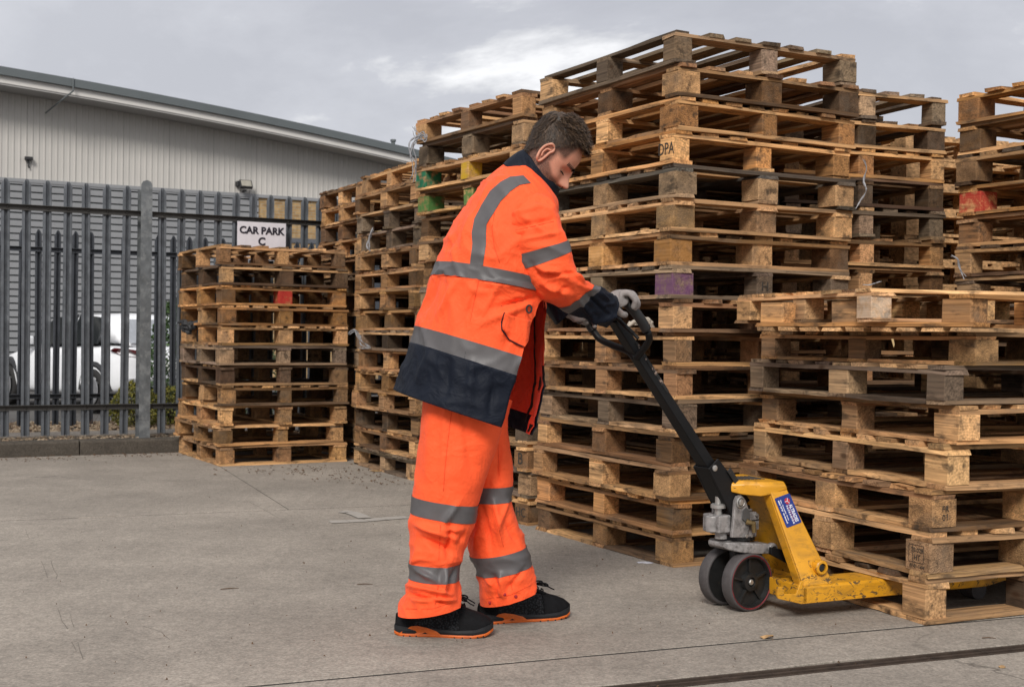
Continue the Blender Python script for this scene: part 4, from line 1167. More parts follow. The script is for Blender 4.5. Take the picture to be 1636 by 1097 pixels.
# pivot boss on the near leg
for sy in (-1, 1):
    mb = MB(); mb.lathe([(0.026, 0.0), (0.026, 0.024), (0.022, 0.028), (0.016, 0.028), (0.016, 0.012)], (0.085, sy * 0.236, 0.178), (0, sy, 0), 20)
    bs = mb.build('pivot_boss', yel, truck, smooth=False)
    mb = MB(); mb.lathe([(0.0155, 0.0), (0.0155, 0.020), (0.010, 0.024)], (0.085, sy * 0.236, 0.178), (0, sy, 0), 16); mb.build('pivot_pin', hub_m, bs)
# push rods and rocker
for sy in (-1, 1):
    mb = MB(); mb.prism([(-0.02, sy * 0.085, 0.232), (0.04, sy * 0.085, 0.218), (0.12, sy * 0.095, 0.165), (0.12, sy * 0.095, 0.130), (0.04, sy * 0.085, 0.175), (-0.02, sy * 0.085, 0.205)], (0, sy * 0.016, 0)); mb.build('push_rod', blackp, truck, bevel=0.003)

# label on the near leg
blue, *_ = new_mat('label_blue', (0.008, 0.028, 0.19), 0.4)
lwhite, *_ = new_mat('label_white', (0.62, 0.62, 0.7), 0.5)
lred, *_ = new_mat('label_red', (0.42, 0.02, 0.035), 0.5)
# frame of the leg's outer face: u down the leg, w across it
pT0, pT1 = Vector((-0.056, -0.135, 0.452)), Vector((0.018, -0.135, 0.452))
pB0, pB1 = Vector((0.006, -0.262, FZ1 - 0.004)), Vector((0.137, -0.262, FZ1 - 0.004))
def leg_pt(a, d): # a across 0..1, d down 0..1
    return pT0.lerp(pT1, a).lerp(pB0.lerp(pB1, a), d)
dn_ = (leg_pt(0.5, 1) - leg_pt(0.5, 0)).normalized()
ac_ = (pB1 - pB0).normalized(); nrm = ac_.cross(dn_); nrm = nrm if nrm.y < 0 else -nrm; nrm.normalize()
ac_ = nrm.cross(dn_); ac_ = ac_ if ac_.x > 0 else -ac_
lm = Matrix((( dn_.x, ac_.x, nrm.x), (dn_.y, ac_.y, nrm.y), (dn_.z, ac_.z, nrm.z)))
lc = leg_pt(0.52, 0.235) + nrm * 0.0012
lab = empty('label_sheet', lc, 0, truck); lab.rotation_euler = lm.to_euler()
LH, LW = 0.056, 0.036
mb = MB(); cr = 0.005; pts = []
for sx, sy, a0 in ((1, 1, 0), (-1, 1, 90), (-1, -1, 180), (1, -1, 270)):
    for k in range(4):
        a = rad(a0 + 30 * k); pts.append((sx * (LH - cr) + cr * math.cos(a), sy * (LW - cr) + cr * math.sin(a), 0))
mb.prism([Vector(p) for p in pts], (0, 0, 0.0006)); bpy.data.objects.remove(lab)
label = mb.build('label', blue, truck, loc=lc); label.rotation_euler = lm.to_euler()
def ltext(body, size, x, y, sx=1.0, bold=0.0, m=lwhite): return text('label_lettering', body, size, m, label, (x, y, 0.0012), (0, 0, 0), 'LEFT', 0.0001, sx, bold)
# reading direction runs down the leg; lines stack towards the left of the photograph
ltext('ALTRADES', 0.021, -0.018, 0.0175, 0.66, 0.0008)
ltext('P A C K A G I N G', 0.0100, -0.018, 0.0015, 0.86, 0.0007)
ltext('Sales - Consumables - Service', 0.0065, -0.044, -0.0145, 0.98, 0.0003)
ltext('08000 924927   altrades.co.uk', 0.0072, -0.044, -0.0245, 0.98, 0.0006)
mb = MB(); mb.box((-0.019, 0.0068, 0.0007), (0.044, 0.0078, 0.0012)); mb.build('label_line', lred, label)
mb = MB(); mb.lathe([(0.0115, 0), (0.0115, 0.0006)], (-0.032, 0.012, 0.0007), (0, 0, 1), 24); lg = mb.build('label_logo', lred, label)
mb = MB()
for k in range(3):
    a = rad(30 + 120 * k); d = Vector((math.cos(a), math.sin(a), 0)); n = Vector((-d.y, d.x, 0)) * 0.0011; c = Vector((-0.032, 0.012, 0.0014))
    mb.prism([c - n, c + d * 0.0115 - n, c + d * 0.0115 + n, c + n], (0, 0, 0.0003))
mb.build('label_logo_bars', lwhite, lg)

# steered unit: pump, casting, wheels, drawbar
SA = rad(33) - TA
st0 = Vector((-0.105, 0.000, 0)) ; CS, SN = math.cos(SA), math.sin(SA)
def S(x, y, z): return Vector((st0.x + x * CS - y * SN, st0.y + x * SN + y * CS, z))   # steered frame -> truck frame
Sx = (S(1, 0, 0) - S(0, 0, 0)).normalized(); Sy = (S(0, 1, 0) - S(0, 0, 0)).normalized()
Ms = Matrix(((Sx.x, Sy.x, 0, st0.x), (Sx.y, Sy.y, 0, st0.y), (0, 0, 1, 0), (0, 0, 0, 1)))
RW = 0.106
for sy in (-1, 1):
    c = S(0.0, sy * 0.062, RW); ax = Sy * sy
    mb = MB(); mb.lathe([(RW - 0.012, -0.024), (RW - 0.003, -0.024), (RW, -0.019), (RW, 0.019), (RW - 0.003, 0.024), (RW - 0.008, 0.0255), (RW - 0.012, 0.024)], c, ax, 48, closed=True)
    wh = mb.build('steer_wheel', pu_m, truck, smooth=True)
    mb = MB(); mb.lathe([(RW - 0.0125, 0.010), (RW - 0.0050, 0.0240), (RW - 0.0090, 0.0262), (RW - 0.0125, 0.024)], c, ax, 48, closed=True); mb.build('red_rim', rim_m, wh, smooth=False)
    mb = MB(); mb.lathe([(RW - 0.017, -0.022), (RW - 0.0122, -0.022), (RW - 0.0122, 0.0235), (RW - 0.017, 0.0235), (RW - 0.021, 0.006), (0.035, 0.004), (0.032, 0.022), (0.018, 0.024), (0.015, 0.014), (0.0, 0.014)], c, ax, 40)
    hb_ = mb.build('wheel_hub', hub_m, wh, smooth=False)
    for k in range(5):
        a = rad(20 + 72 * k); d = Vector((0, 0, 1)) * math.sin(a) + Sx * math.cos(a); n = (Vector((0, 0, 1)) * math.cos(a) - Sx * math.sin(a)) * 0.0035
        p0, p1 = c + d * 0.032 + ax * 0.004, c + d * (RW - 0.019) + ax * 0.004
        mb = MB(); mb.prism([p0 - n, p1 - n, p1 + n, p0 + n], ax * 0.012); mb.build('wheel_spoke', hub_m, wh)
    mb = MB(); mb.lathe([(0.0105, 0.014), (0.0105, 0.022), (0.008, 0.0245)], c, ax, 14); mb.build('axle_end', bolt_m, wh)
mb = MB(); mb.lathe([(0.024, 0), (0.024, 0.10)], S(0, 0, 0.13), (0, 0, 1), 16); mb.lathe([(0.012, -0.07), (0.012, 0.07)], S(0, 0, RW), Sy, 12); mb.box((-0.03, -0.028, 0.09), (0.03, 0.028, 0.15), Ms); mb.build('wheel_yoke', hub_m, truck)
# thrust arm plate
def pl_sec(x, hw, z0, z1): return [S(x, -hw, z0), S(x, hw, z0), S(x, hw, z1), S(x, -hw, z1)]
mb = MB(); v, f = loft([pl_sec(-0.105, 0.035, 0.235, 0.252), pl_sec(-0.075, 0.06, 0.222, 0.252), pl_sec(-0.03, 0.08, 0.213, 0.250), pl_sec(0.03, 0.09, 0.206, 0.244), pl_sec(0.085, 0.09, 0.203, 0.240)]); mb.add(v, f)
for sy in (-1, 1): mb.lathe([(0.022, -0.012), (0.022, 0.012)], S(0.095, sy * 0.088, 0.221), Sy, 20)
arm = mb.build('rocker_arm', cast, truck, bevel=0.005)
for sy in (-1,):
    mb = MB(); mb.lathe([(0.0115, 0.0), (0.0115, 0.014), (0.007, 0.0145)], S(0.095, sy * 0.088, 0.221), Sy * sy, 16); mb.build('rocker_pin', hub_m, arm)
# pump body
mb = MB(); mb.box((-0.018, -0.052, 0.262), (0.056, 0.048, 0.355), Ms); mb.box((0.0, -0.04, 0.355), (0.046, 0.035, 0.366), Ms); pump = mb.build('pump_body', cast, truck, bevel=0.008)
mb = MB(); mb.lathe([(0.055, 0), (0.055, 0.012)], S(0.02, 0, 0.251), (0, 0, 1), 28); mb.build('turntable_bearing', hub_m, truck)
mb = MB(); mb.box((0.0565, -0.056, 0.29), (0.060, -0.046, 0.345), Ms); mb.build('body_edge', bolt_m, pump)
mb = MB(); mb.lathe([(0.0155, 0.0), (0.0155, 0.075)], S(0.024, -0.014, 0.366), (0, 0, 1), 20); mb.build('ram', chrome, truck, smooth=False)
mb = MB(); mb.lathe([(0.024, 0.0), (0.024, 0.014), (0.02, 0.018)], S(0.024, -0.014, 0.360), (0, 0, 1), 20); mb.build('ram_seal', hub_m, truck)
# front casting: pivot lugs that carry the drawbar
for yy in (-0.060, 0.048):
    mb = MB(); q = [S(-0.075, yy, 0.27), S(0.0, yy, 0.265), S(0.02, yy, 0.33), S(0.004, yy, 0.372), S(-0.012, yy, 0.405), S(-0.030, yy, 0.422), S(-0.052, yy, 0.418), S(-0.062, yy, 0.400), S(-0.066, yy, 0.35)]
    mb.prism(q, Sy * 0.014); lugp = mb.build('pivot_lug', cast, truck, bevel=0.003)
    mb = MB(); mb.lathe([(0.021, -0.004), (0.021, 0.004), (0.017, 0.006), (0.013, 0.001)], S(-0.038, yy + (0 if yy < 0 else 0.014), 0.396), Sy * (-1 if yy < 0 else 1), 20); mb.build('pivot_ring', bolt_m, lugp)
    mb = MB(); mb.lathe([(0.0125, 0.0), (0.0125, 0.008), (0.009, 0.009)], S(-0.038, yy + (0 if yy < 0 else 0.014), 0.396), Sy * (-1 if yy < 0 else 1), 6); mb.build('pivot_bolt', bolt_m, lugp)
# recess and lowering valve on the near face
mb = MB(); mb.prism([S(-0.030, -0.0625, 0.335), S(-0.012, -0.0625, 0.322), S(0.006, -0.0625, 0.335), S(0.006, -0.0625, 0.362), S(-0.012, -0.0625, 0.376), S(-0.026, -0.0625, 0.366)], -Sy * 0.003); mb.build('valve_recess', plain('grey_casting', (0.09, 0.09, 0.09), 0.6, 0.3), pump)
brass = plain('dirty_brass', (0.20, 0.14, 0.06), 0.5, 0.6, var=0.4, scale=50)
mb = MB(); mb.tube([S(-0.012, -0.064, 0.325), S(0.012, -0.078, 0.318), S(0.014, -0.080, 0.285)], [0.010, 0.011, 0.007], 10); mb.build('lowering_valve', brass, pump)
mb = MB(); mb.tube([S(0.005, -0.078, 0.328), S(0.038, -0.078, 0.330)], 0.0028, 6); mb.build('valve_lever', hub_m, pump)
for (x, z_) in ((-0.012, 0.272), (0.012, 0.272), (0.048, 0.345)):
    mb = MB(); mb.lathe([(0.006, 0), (0.006, 0.006)], S(x, -0.053 - (0.012 if z_ < 0.3 else 0), z_), -Sy, 8); mb.build('bolt', bolt_m, pump)
# roller housing at the operator's side
mb = MB(); mb.box((-0.125, -0.045, 0.285), (-0.066, 0.045, 0.350), Ms); mb.lathe([(0.030, 0), (0.032, 0.06)], S(-0.115, 0, 0.287), (0, 0, 1), 20); hs2 = mb.build('pump_housing', cast, truck, bevel=0.006)
mb = MB(); mb.lathe([(0.022, 0), (0.022, 0.028), (0.016, 0.030)], S(-0.085, -0.012, 0.262), (0, 0, 1), 16); mb.build('housing_foot', cast, hs2)
mb = MB(); mb.lathe([(0.014, 0), (0.014, 0.022), (0.028, 0.024), (0.028, 0.036), (0.022, 0.040), (0.012, 0.041), (0.012, 0.065), (0.0, 0.066)], S(-0.098, -0.010, 0.350), (0, 0, 1), 20); mb.build('pump_plunger', bolt_m, hs2)

# drawbar
inv = truck.matrix_basis.copy()
bpy.context.view_layer.update()
TI = truck.matrix_world.inverted()
def tl(px, py, Y): return TI @ W(px, py, Y)
piv = S(-0.038, -0.003, 0.396)
top = tl(976, 503, 4.42)
ad = (top - piv).normalized(); al = Sy; an = ad.cross(al).normalized()   # along, lateral, normal (towards the operator's belly)
Larm = (top - piv).length
def A(s, l, n): return piv + ad * s + al * l + an * n
def abox(s0, s1, l0, l1, n0, n1, l0b=None, l1b=None, n0b=None, n1b=None):
    l0b = l0 if l0b is None else l0b; l1b = l1 if l1b is None else l1b; n0b = n0 if n0b is None else n0b; n1b = n1 if n1b is None else n1b
    return loft([[A(s0, l0, n0), A(s0, l1, n0), A(s0, l1, n1), A(s0, l0, n1)], [A(s1, l0b, n0b), A(s1, l1b, n0b), A(s1, l1b, n1b), A(s1, l0b, n1b)]])
mb = MB(); mb.add(*abox(-0.035, 0.18, -0.044, -0.036, -0.05, 0.055, n0b=-0.030, n1b=0.028)); mb.add(*abox(-0.035, 0.18, 0.036, 0.044, -0.05, 0.055, n0b=-0.030, n1b=0.028)); mb.add(*abox(0.03, 0.18, -0.0355, 0.0355, 0.040, 0.048, n0b=0.020, n1b=0.026)); 
mb.build('drawbar_foot', blackp, truck, bevel=0.003)
mb = MB(); mb.add(*abox(0.10, Larm - 0.02, -0.030, 0.030, -0.021, 0.021, -0.022, 0.022, -0.015, 0.015)); dbar = mb.build('drawbar', blackp, truck, bevel=0.004)
for (s_, n_, r_) in ((0.165, 0.006, 0.011), (0.012, -0.014, 0.009)):
    mb = MB(); mb.lathe([(r_, 0.0), (r_, 0.004), (r_ * 0.5, 0.005)], A(s_, -0.044, n_), -al, 14); mb.build('drawbar_bolt', bolt_m, dbar)
mb = MB(); mb.add(*abox(0.04, 0.12, -0.052, -0.046, -0.048, -0.028)); mb.build('side_bracket', hub_m, dbar)
# worn sticker strip on the operator face
stk = plain('peeled_sticker', (0.28, 0.20, 0.16), 0.6, var=0.3, scale=60, dirt=(0.01, 0.01, 0.01), dirt_amt=1.0, dlo=0.44, dhi=0.47, dscale=45)
mb = MB(); mb.add(*abox(0.50, 0.78, -0.021, -0.004, -0.0195, -0.0190, n0b=-0.0168, n1b=-0.0162)); mb.add(*abox(0.50, 0.72, -0.0272, -0.0266, -0.017, -0.006, l0b=-0.0248, l1b=-0.0242)); mb.build('worn_sticker', stk, dbar)
# loop handle
def smooth_path(P, k=6):
    out = []
    for i in range(len(P) - 1):
        p0, p1, p2, p3 = P[max(i-1, 0)], P[i], P[i+1], P[min(i+2, len(P)-1)]
        for j in range(k):
            t = j / k; out.append(0.5 * ((2*p1) + (p2-p0)*t + (2*p0-5*p1+4*p2-p3)*t*t + (3*p1-p0-3*p2+p3)*t**3))
    out.append(P[-1]); return out
near = [tl(*q) for q in ((1016, 572, 4.455), (1026, 560, 4.42), (1037, 544, 4.37), (1035, 530, 4.345))]
grip = [tl(*q) for q in ((1033, 527, 4.34), (1022, 508, 4.325), (1006, 488, 4.315), (994, 480, 4.325))]
cross = [tl(*q) for q in ((994, 480, 4.325), (980, 474, 4.36), (962, 476, 4.42), (948, 484, 4.47))]
fgrip = [tl(*q) for q in ((948, 484, 4.47), (938, 498, 4.52), (941, 516, 4.55), (948, 528, 4.55))]
far = [tl(*q) for q in ((948, 528, 4.55), (958, 541, 4.54), (978, 551, 4.51), (1002, 560, 4.48), (1014, 571, 4.462))]
mb = MB(); mb.tube(smooth_path(near), 0.0125, 10); mb.build('handle_loop', blackp, truck, smooth=True)
mb = MB(); mb.tube(smooth_path(grip), 0.0175, 12); mb.build('handle_grip', blackp2, truck, smooth=True)
mb = MB(); mb.tube(smooth_path(cross), 0.0125, 10); mb.build('handle_loop', blackp, truck, smooth=True)
mb = MB(); mb.tube(smooth_path(fgrip), 0.0165, 12); mb.build('handle_grip', blackp2, truck, smooth=True)
mb = MB(); mb.tube(smooth_path(far), 0.0125, 10); mb.build('handle_loop', blackp, truck, smooth=True)
mb = MB(); mb.tube(smooth_path([tl(986, 508, 4.40), tl(1000, 522, 4.385), tl(1012, 533, 4.38), tl(1020, 541, 4.375)]), [0.008] * 12 + [0.006] * 7, 8); mb.build('release_lever', blackp, truck, smooth=True)
mb = MB(); mb.box((-0.03, -0.03, -0.02), (0.03, 0.03, 0.03), Matrix.Translation(top)); mb.build('handle_head', blackp, truck, bevel=0.006)
# ------------------------------------------------------------------ the worker
person = empty('person', (W(730, 1000, 4.25).x, 4.25, 0))
tag(person, 'bearded worker in orange hi-vis coat and trousers bending over the truck handle', 'person')
def sgnpow(x, e): return math.copysign(abs(x) ** e, x)
def cr(P, t):
    n = len(P) - 1; i = min(int(t), n - 1); i = max(i, 0); u = t - i
    p0, p1, p2, p3 = P[max(i-1, 0)], P[i], P[i+1], P[min(i+2, n)]
    return [0.5 * ((2*b) + (c-a)*u + (2*a-5*b+4*c-d)*u*u + (3*b-a-3*c+d)*u**3) for a, b, c, d in zip(p0, p1, p2, p3)]
CAM_P = Vector((0, 0, CAM_H)); CAM_RI = CAM_R.transposed()
def proj(P):
    q = CAM_RI @ (P - CAM_P); return 818 + 2033 * q.x / -q.z, 548.5 - 2033 * q.y / -q.z
def ridge(p, s):
    return 1 - abs(noise.noise(p + Vector((s, 0, 0)))) * 2.2
class Garment:
    """a tube of cloth through rings given by their back edge and front edge; cloth folds displace it"""
    def __init__(s, rings, yaw=8, amp=0.006, seed=0, creases=(), expo=1.0, rot=(0, 0, 0), amps=None, freq=(9, 9, 9)):
        s.R = [tuple(r) for r in rings]; s.lat = Vector((-math.sin(rad(yaw)), math.cos(rad(yaw)), 0)); s.amp = amp; s.seed = seed; s.cre = creases; s.e = expo
        s.M = Matrix.Rotation(rot[1], 3, 'Y') @ Matrix.Rotation(rot[0], 3, 'X'); s.amps = amps; s.freq = freq
    def base(s, t, th):
        bx, by, fx, fy, Y, hw = cr(s.R, t)
        B = W(bx, by, Y); F = W(fx, fy, Y); C = (B + F) / 2; a = (F - B) / 2
        return C, C + a * sgnpow(math.cos(th), s.e) + s.lat * (hw * sgnpow(math.sin(th), s.e))
    def p(s, t, th, off=0.0):
        C, P = s.base(t, th)
        n = (P - C).normalized()
        if 0.999 > 0:
            _, P1 = s.base(t, th + 0.05); _, P2 = s.base(min(t + 0.05, len(s.R) - 1), th); _, P3 = s.base(max(t - 0.05, 0), th)
            nn = (P1 - P).cross(P2 - P3)
            if nn.length > 1e-9:
                nn.normalize(); n = nn if nn.dot(n) > 0 else -nn
        q = s.M @ P; k = s.freq; qq = Vector((q.x * k[0], q.y * k[1], q.z * k[2]))
        wv = Vector((noise.noise(qq * 0.5 + Vector((7, s.seed, 0))), noise.noise(qq * 0.5 + Vector((0, 9, s.seed))), noise.noise(qq * 0.5 + Vector((s.seed, 0, 4))))) * 0.9
        r1 = max(0.0, ridge(qq + wv, s.seed)) ** 3.0
        r2 = max(0.0, ridge((qq + wv) * 2.3, s.seed + 20)) ** 2.0
        am = s.amp * (cr([(a,) for a in s.amps], t)[0] if s.amps else 1.0)
        d = am * (r1 * 1.0 + r2 * 0.42 - 0.45) + am * 0.5 * noise.noise(qq * 0.4)
        if s.cre:
            px, py = proj(P)
            near_side = 1.0 if n.y < 0.35 else 0.0
            if near_side:
                for (x0, y0, x1, y1, h, w_) in s.cre:
                    dx, dy = x1 - x0, y1 - y0; L2 = dx*dx + dy*dy
                    u = ((px - x0) * dx + (py - y0) * dy) / L2; u2 = min(1, max(0, u))
                    dd = ((px - x0 - dx*u2)**2 + (py - y0 - dy*u2)**2) / (w_ * w_)
                    if dd < 9:
                        taper = math.sin(math.pi * min(1, max(0, 0.08 + 0.84 * u2)))
                        d += h * 2.3 * math.exp(-dd * 2.2) * taper
        return P + n * (d + off)
    def grid(s, t0, t1, nt, a0, a1, na, off=0.0, edge=None):
        closed = edge is None and abs((a1 - a0) - 2 * math.pi) < 1e-6
        cols = na if closed else na + 1; v = []; f = []
        for i in range(nt + 1):
            t = t0 + (t1 - t0) * i / nt
            if edge: a0, a1 = edge(t)
            for j in range(cols): v.append(s.p(t, a0 + (a1 - a0) * j / na, off))
        for i in range(nt):
            for j in range(na):
                k = (j + 1) % cols if closed else j + 1
                f.append((i*cols + j, i*cols + k, (i+1)*cols + k, (i+1)*cols + j))
        return v, f
def pbuild(name, vf, mat, smooth=True, solid=0.0, parent=None, label=None):
    inv = person.location
    me = mesh(name, [v - inv for v in vf[0]], vf[1], mat, smooth)
    o = obj(name, me, person if parent is None else parent)
    if solid:
        m = o.modifiers.new('thick', 'SOLIDIFY'); m.thickness = solid; m.offset = 0
    if label: o['label'] = label
    return o

def cloth_mat(name, base, rough=0.75, var=0.06, weave=420, sheen=0.05):
    m, N, L, B = new_mat(name, base, rough, spec=0.25)
    co = coords(N)
    n = tex_noise(N, L, co, 5, 4, 0.6)
    c = mixc(N, L, 1.0, base, ramp(N, L, n, (0.3, 1 - var), (0.7, 1 + var)), 'MULTIPLY')
    L.new(c, B.inputs['Base Color'])
    f1 = tex_noise(N, L, co, 26, 5, 0.65, 1.6); w_ = tex_noise(N, L, co, weave, 2)
    hgt = mixc(N, L, 0.12, f1, w_)
    nb1 = bump(N, L, B, hgt, 0.5, 0.008)
    n3 = tex_noise(N, L, mapping(N, L, co, (9, 9, 7), rot=(0.3, 0.5, 0)), 1.0, 3, 0.5, 1.4)
    rg_ = math_(N, L, 'POWER', math_(N, L, 'SUBTRACT', 1.0, math_(N, L, 'MULTIPLY', math_(N, L, 'ABSOLUTE', math_(N, L, 'SUBTRACT', n3, 0.5)), 5.0)), 2.0)
    bump(N, L, B, rg_, 0.2, 0.010, prev=nb1)
    B.inputs['Sheen Weight'].default_value = sheen
    return m
orange = cloth_mat('hi_vis_orange_cloth', (1.0, 0.112, 0.029), 0.7)
orange_in = cloth_mat('orange_lining', (1.0, 0.085, 0.035), 0.65)
navy = cloth_mat('navy_cloth', (0.0058, 0.0085, 0.0165), 0.6, 0.15, sheen=0.0)
navy.node_tree.nodes['Principled BSDF'].inputs['Specular IOR Level'].default_value = 0.18
tape = plain('reflective_tape', (0.092, 0.086, 0.088), 0.5, 0.0, var=0.08, scale=30, bmp=0.2, bs=300)
tape2 = plain('creased_tape', (0.22, 0.22, 0.23), 0.4, 0.25, var=0.25, scale=40)
TAU = 2 * math.pi
# ---- coat: body
coat_cre = [(858, 462, 770, 452, 0.010, 7), (860, 474, 790, 492, -0.009, 6), (850, 484, 760, 520, 0.007, 6), (735, 440, 700, 505, 0.006, 7), (765, 455, 735, 530, -0.005, 7), (800, 448, 772, 500, 0.006, 6), (700, 445, 675, 500, -0.005, 6),
            (755, 345, 735, 392, 0.006, 6), (730, 370, 712, 402, -0.005, 5), (810, 500, 800, 540, 0.006, 6), (690, 560, 668, 610, 0.007, 9), (720, 570, 712, 632, -0.005, 8), (755, 575, 750, 640, 0.006, 8), (790, 600, 782, 660, -0.006, 7), (826, 500, 806, 560, -0.005, 6), (780, 330, 800, 400, 0.004, 9)]
coat = Garment([
    (818, 250, 884, 312, 4.26, 0.080),
    (805, 262, 890, 322, 4.26, 0.115),
    (786, 277, 891, 336, 4.26, 0.165),
    (760, 303, 889, 358, 4.26, 0.205),
    (732, 345, 886, 388, 4.26, 0.228),
    (710, 385, 882, 420, 4.26, 0.236),
    (694, 420, 876, 456, 4.26, 0.238),
    (680, 470, 871, 503, 4.26, 0.240),
    (661, 526, 872, 592, 4.265, 0.245),
    (645, 577, 865, 647, 4.27, 0.252),
    (630, 623, 852, 696, 4.27, 0.262)], yaw=8, amp=0.0095, seed=2, creases=coat_cre, expo=0.92,
    amps=[0.2, 0.4, 0.6, 0.9, 1, 1, 1, 1.1, 0.8, 0.9, 1.0], freq=(8.5, 6, 5.5), rot=(0, rad(25), 0))
NT = len(coat.R) - 1
def near_edge(t):   # where the near front edge of the open coat lies, angle from the front
    tab = [(6.4, 874), (7.0, 856), (7.5, 843), (8.0, 830), (8.5, 823), (9.0, 815), (9.5, 808), (10.0, 801)]
    if t <= 6.4: return rad(2)
    for (t0_, x0_), (t1_, x1_) in zip(tab, tab[1:]):
        if t <= t1_ + 1e-6: tx = x0_ + (x1_ - x0_) * (t - t0_) / (t1_ - t0_); break
    lo, hi = rad(1), rad(88)
    for _ in range(14):
        m_ = (lo + hi) / 2
        if proj(coat.base(t, -m_)[1])[0] > tx: lo = m_
        else: hi = m_
    return lo
def body_span(t): return (-TAU + rad(3) , -near_edge(t))  # far side ... back ... near side
TB = 8.38      # lower edge of the lower band
pbuild('coat_body', coat.grid(0, 7.9, 110, 0, 0, 150, edge=body_span), orange)
pbuild('coat_band', coat.grid(7.9, TB, 8, 0, 0, 150, 0.0012, edge=body_span), tape, label='grey reflective band round the lower coat')
pbuild('coat_hem', coat.grid(TB, NT, 26, 0, 0, 150, edge=body_span), navy, solid=0.003, label='navy lower panel of the coat')
# lining seen through the open front
lin = lambda t: (-TAU + rad(3), -rad(150))
pbuild('coat_lining', coat.grid(6.6, 9.35, 40, -TAU + rad(3), -rad(185), 70, -0.007), orange_in)
pbuild('lining_hem', coat.grid(9.35, NT - 0.02, 10, -TAU + rad(14), -rad(185), 60, -0.007), navy)
pbuild('lining_hem', coat.grid(7.0, NT - 0.02, 30, 0, 0, 40, -0.006, edge=lambda t: (-rad(170), -near_edge(t) - 0.01)), navy)
pbuild('front_facing', coat.grid(9.35, NT - 0.01, 12, -TAU + rad(3), -TAU + rad(14), 6, -0.009), orange_in)
pbuild('zip', coat.grid(6.9, 9.6, 40, -TAU + rad(17.5), -TAU + rad(20.5), 3, -0.011), plain('black_tape', (0.01, 0.01, 0.011), 0.6))
bt_ = bpy.data.materials['black_tape']
for a_, b_ in ((8.15, 8.55), (9.60, 9.88)):
    pbuild('touch_fastener', coat.grid(a_, b_, 6, -TAU + rad(5), -TAU + rad(10), 2, -0.012), bt_)
# bands on the coat: waist, and shoulder straps draped on the surface
pbuild('waist_band', coat.grid(5.95, 6.42, 10, 0, 0, 150, 0.0018, edge=lambda t: (-TAU + rad(3), -rad(5))), tape)
def bvh_of(vf): return BVHTree.FromPolygons([tuple(v) for v in vf[0]], [tuple(f) for f in vf[1]])
coat_bvh = bvh_of(coat.grid(0, NT, 120, 0, TAU, 150))
def shoot(bvh, px, py, off=0.002):
    d = (CAM_R @ Vector(((px - 818) / 2033, -(py - 548.5) / 2033, -1))).normalized()
    h, n, i, dist = bvh.ray_cast(CAM_P, d)
    if h is None: return None
    if n.dot(d) > 0: n = -n
    return h + n * off
def drape(bvh, left, right, across=5, along=6, off=0.0022):
    v = []; f = []; rows = 0
    def dens(P):
        out = []
        for i in range(len(P) - 1):
            for k in range(along): u = k / along; out.append((P[i][0] + (P[i+1][0]-P[i][0])*u, P[i][1] + (P[i+1][1]-P[i][1])*u))
        out.append(P[-1]); return out
    Lp, Rp = dens(left), dens(right); last = None
    for a, b in zip(Lp, Rp):
        row = []
        for k in range(across + 1):
            u = k / across; h = shoot(bvh, a[0] + (b[0]-a[0])*u, a[1] + (b[1]-a[1])*u, off)
            row.append(h)
        if any(r is None for r in row): continue
        v += row; rows += 1
    c = across + 1
    for i in range(rows - 1):
        for j in range(across): f.append((i*c + j, i*c + j + 1, (i+1)*c + j + 1, (i+1)*c + j))
    return v, f
strap_l = [(836, 281), (815, 283), (800, 291), (783, 306), (770, 327), (758, 350), (754, 372), (755, 390), (752, 415), (751, 424)]
strap_r = [(848, 293), (830, 296), (816, 306), (800, 322), (789, 341), (778, 358), (777, 372), (777, 390), (773, 415), (772, 424)]
pbuild('shoulder_strap', drape(coat_bvh, strap_l, strap_r), tape, label='grey reflective strap from shoulder to waist')
pbuild('pocket_flap', drape(coat_bvh, [(806, 500), (803, 525), (812, 541), (834, 553)], [(846, 512), (845, 530), (843, 545), (838, 554)], 6, 6, 0.004), orange, solid=0.002)
pk = [shoot(coat_bvh, x, y, 0.006) for x, y in ((806, 501), (803, 515), (803, 526), (807, 535), (814, 543), (824, 549), (835, 554))]
mb = MB(); mb.tube([p - person.location for p in pk if p], 0.0022, 6); mb.build('pocket_piping', navy, person)
rg = shoot(coat_bvh, 844, 491, 0.008)
if rg:
    mb = MB(); mb.tube([rg - person.location + Vector((math.cos(a) * 0.008, -0.004, math.sin(a) * 0.012)) for a in [TAU * k / 12 for k in range(13)]], 0.003, 6); mb.build('d_ring', bt_, person)

# ---- collar
collar = Garment([(806, 263, 880, 326, 4.26, 0.098), (822, 249, 887, 314, 4.26, 0.086), (838, 240, 893, 301, 4.26, 0.070)], yaw=-10, amp=0.0015, seed=5, expo=0.95)
pbuild('collar', collar.grid(0, 2, 14, 0.0, TAU, 60), navy, solid=0.006)

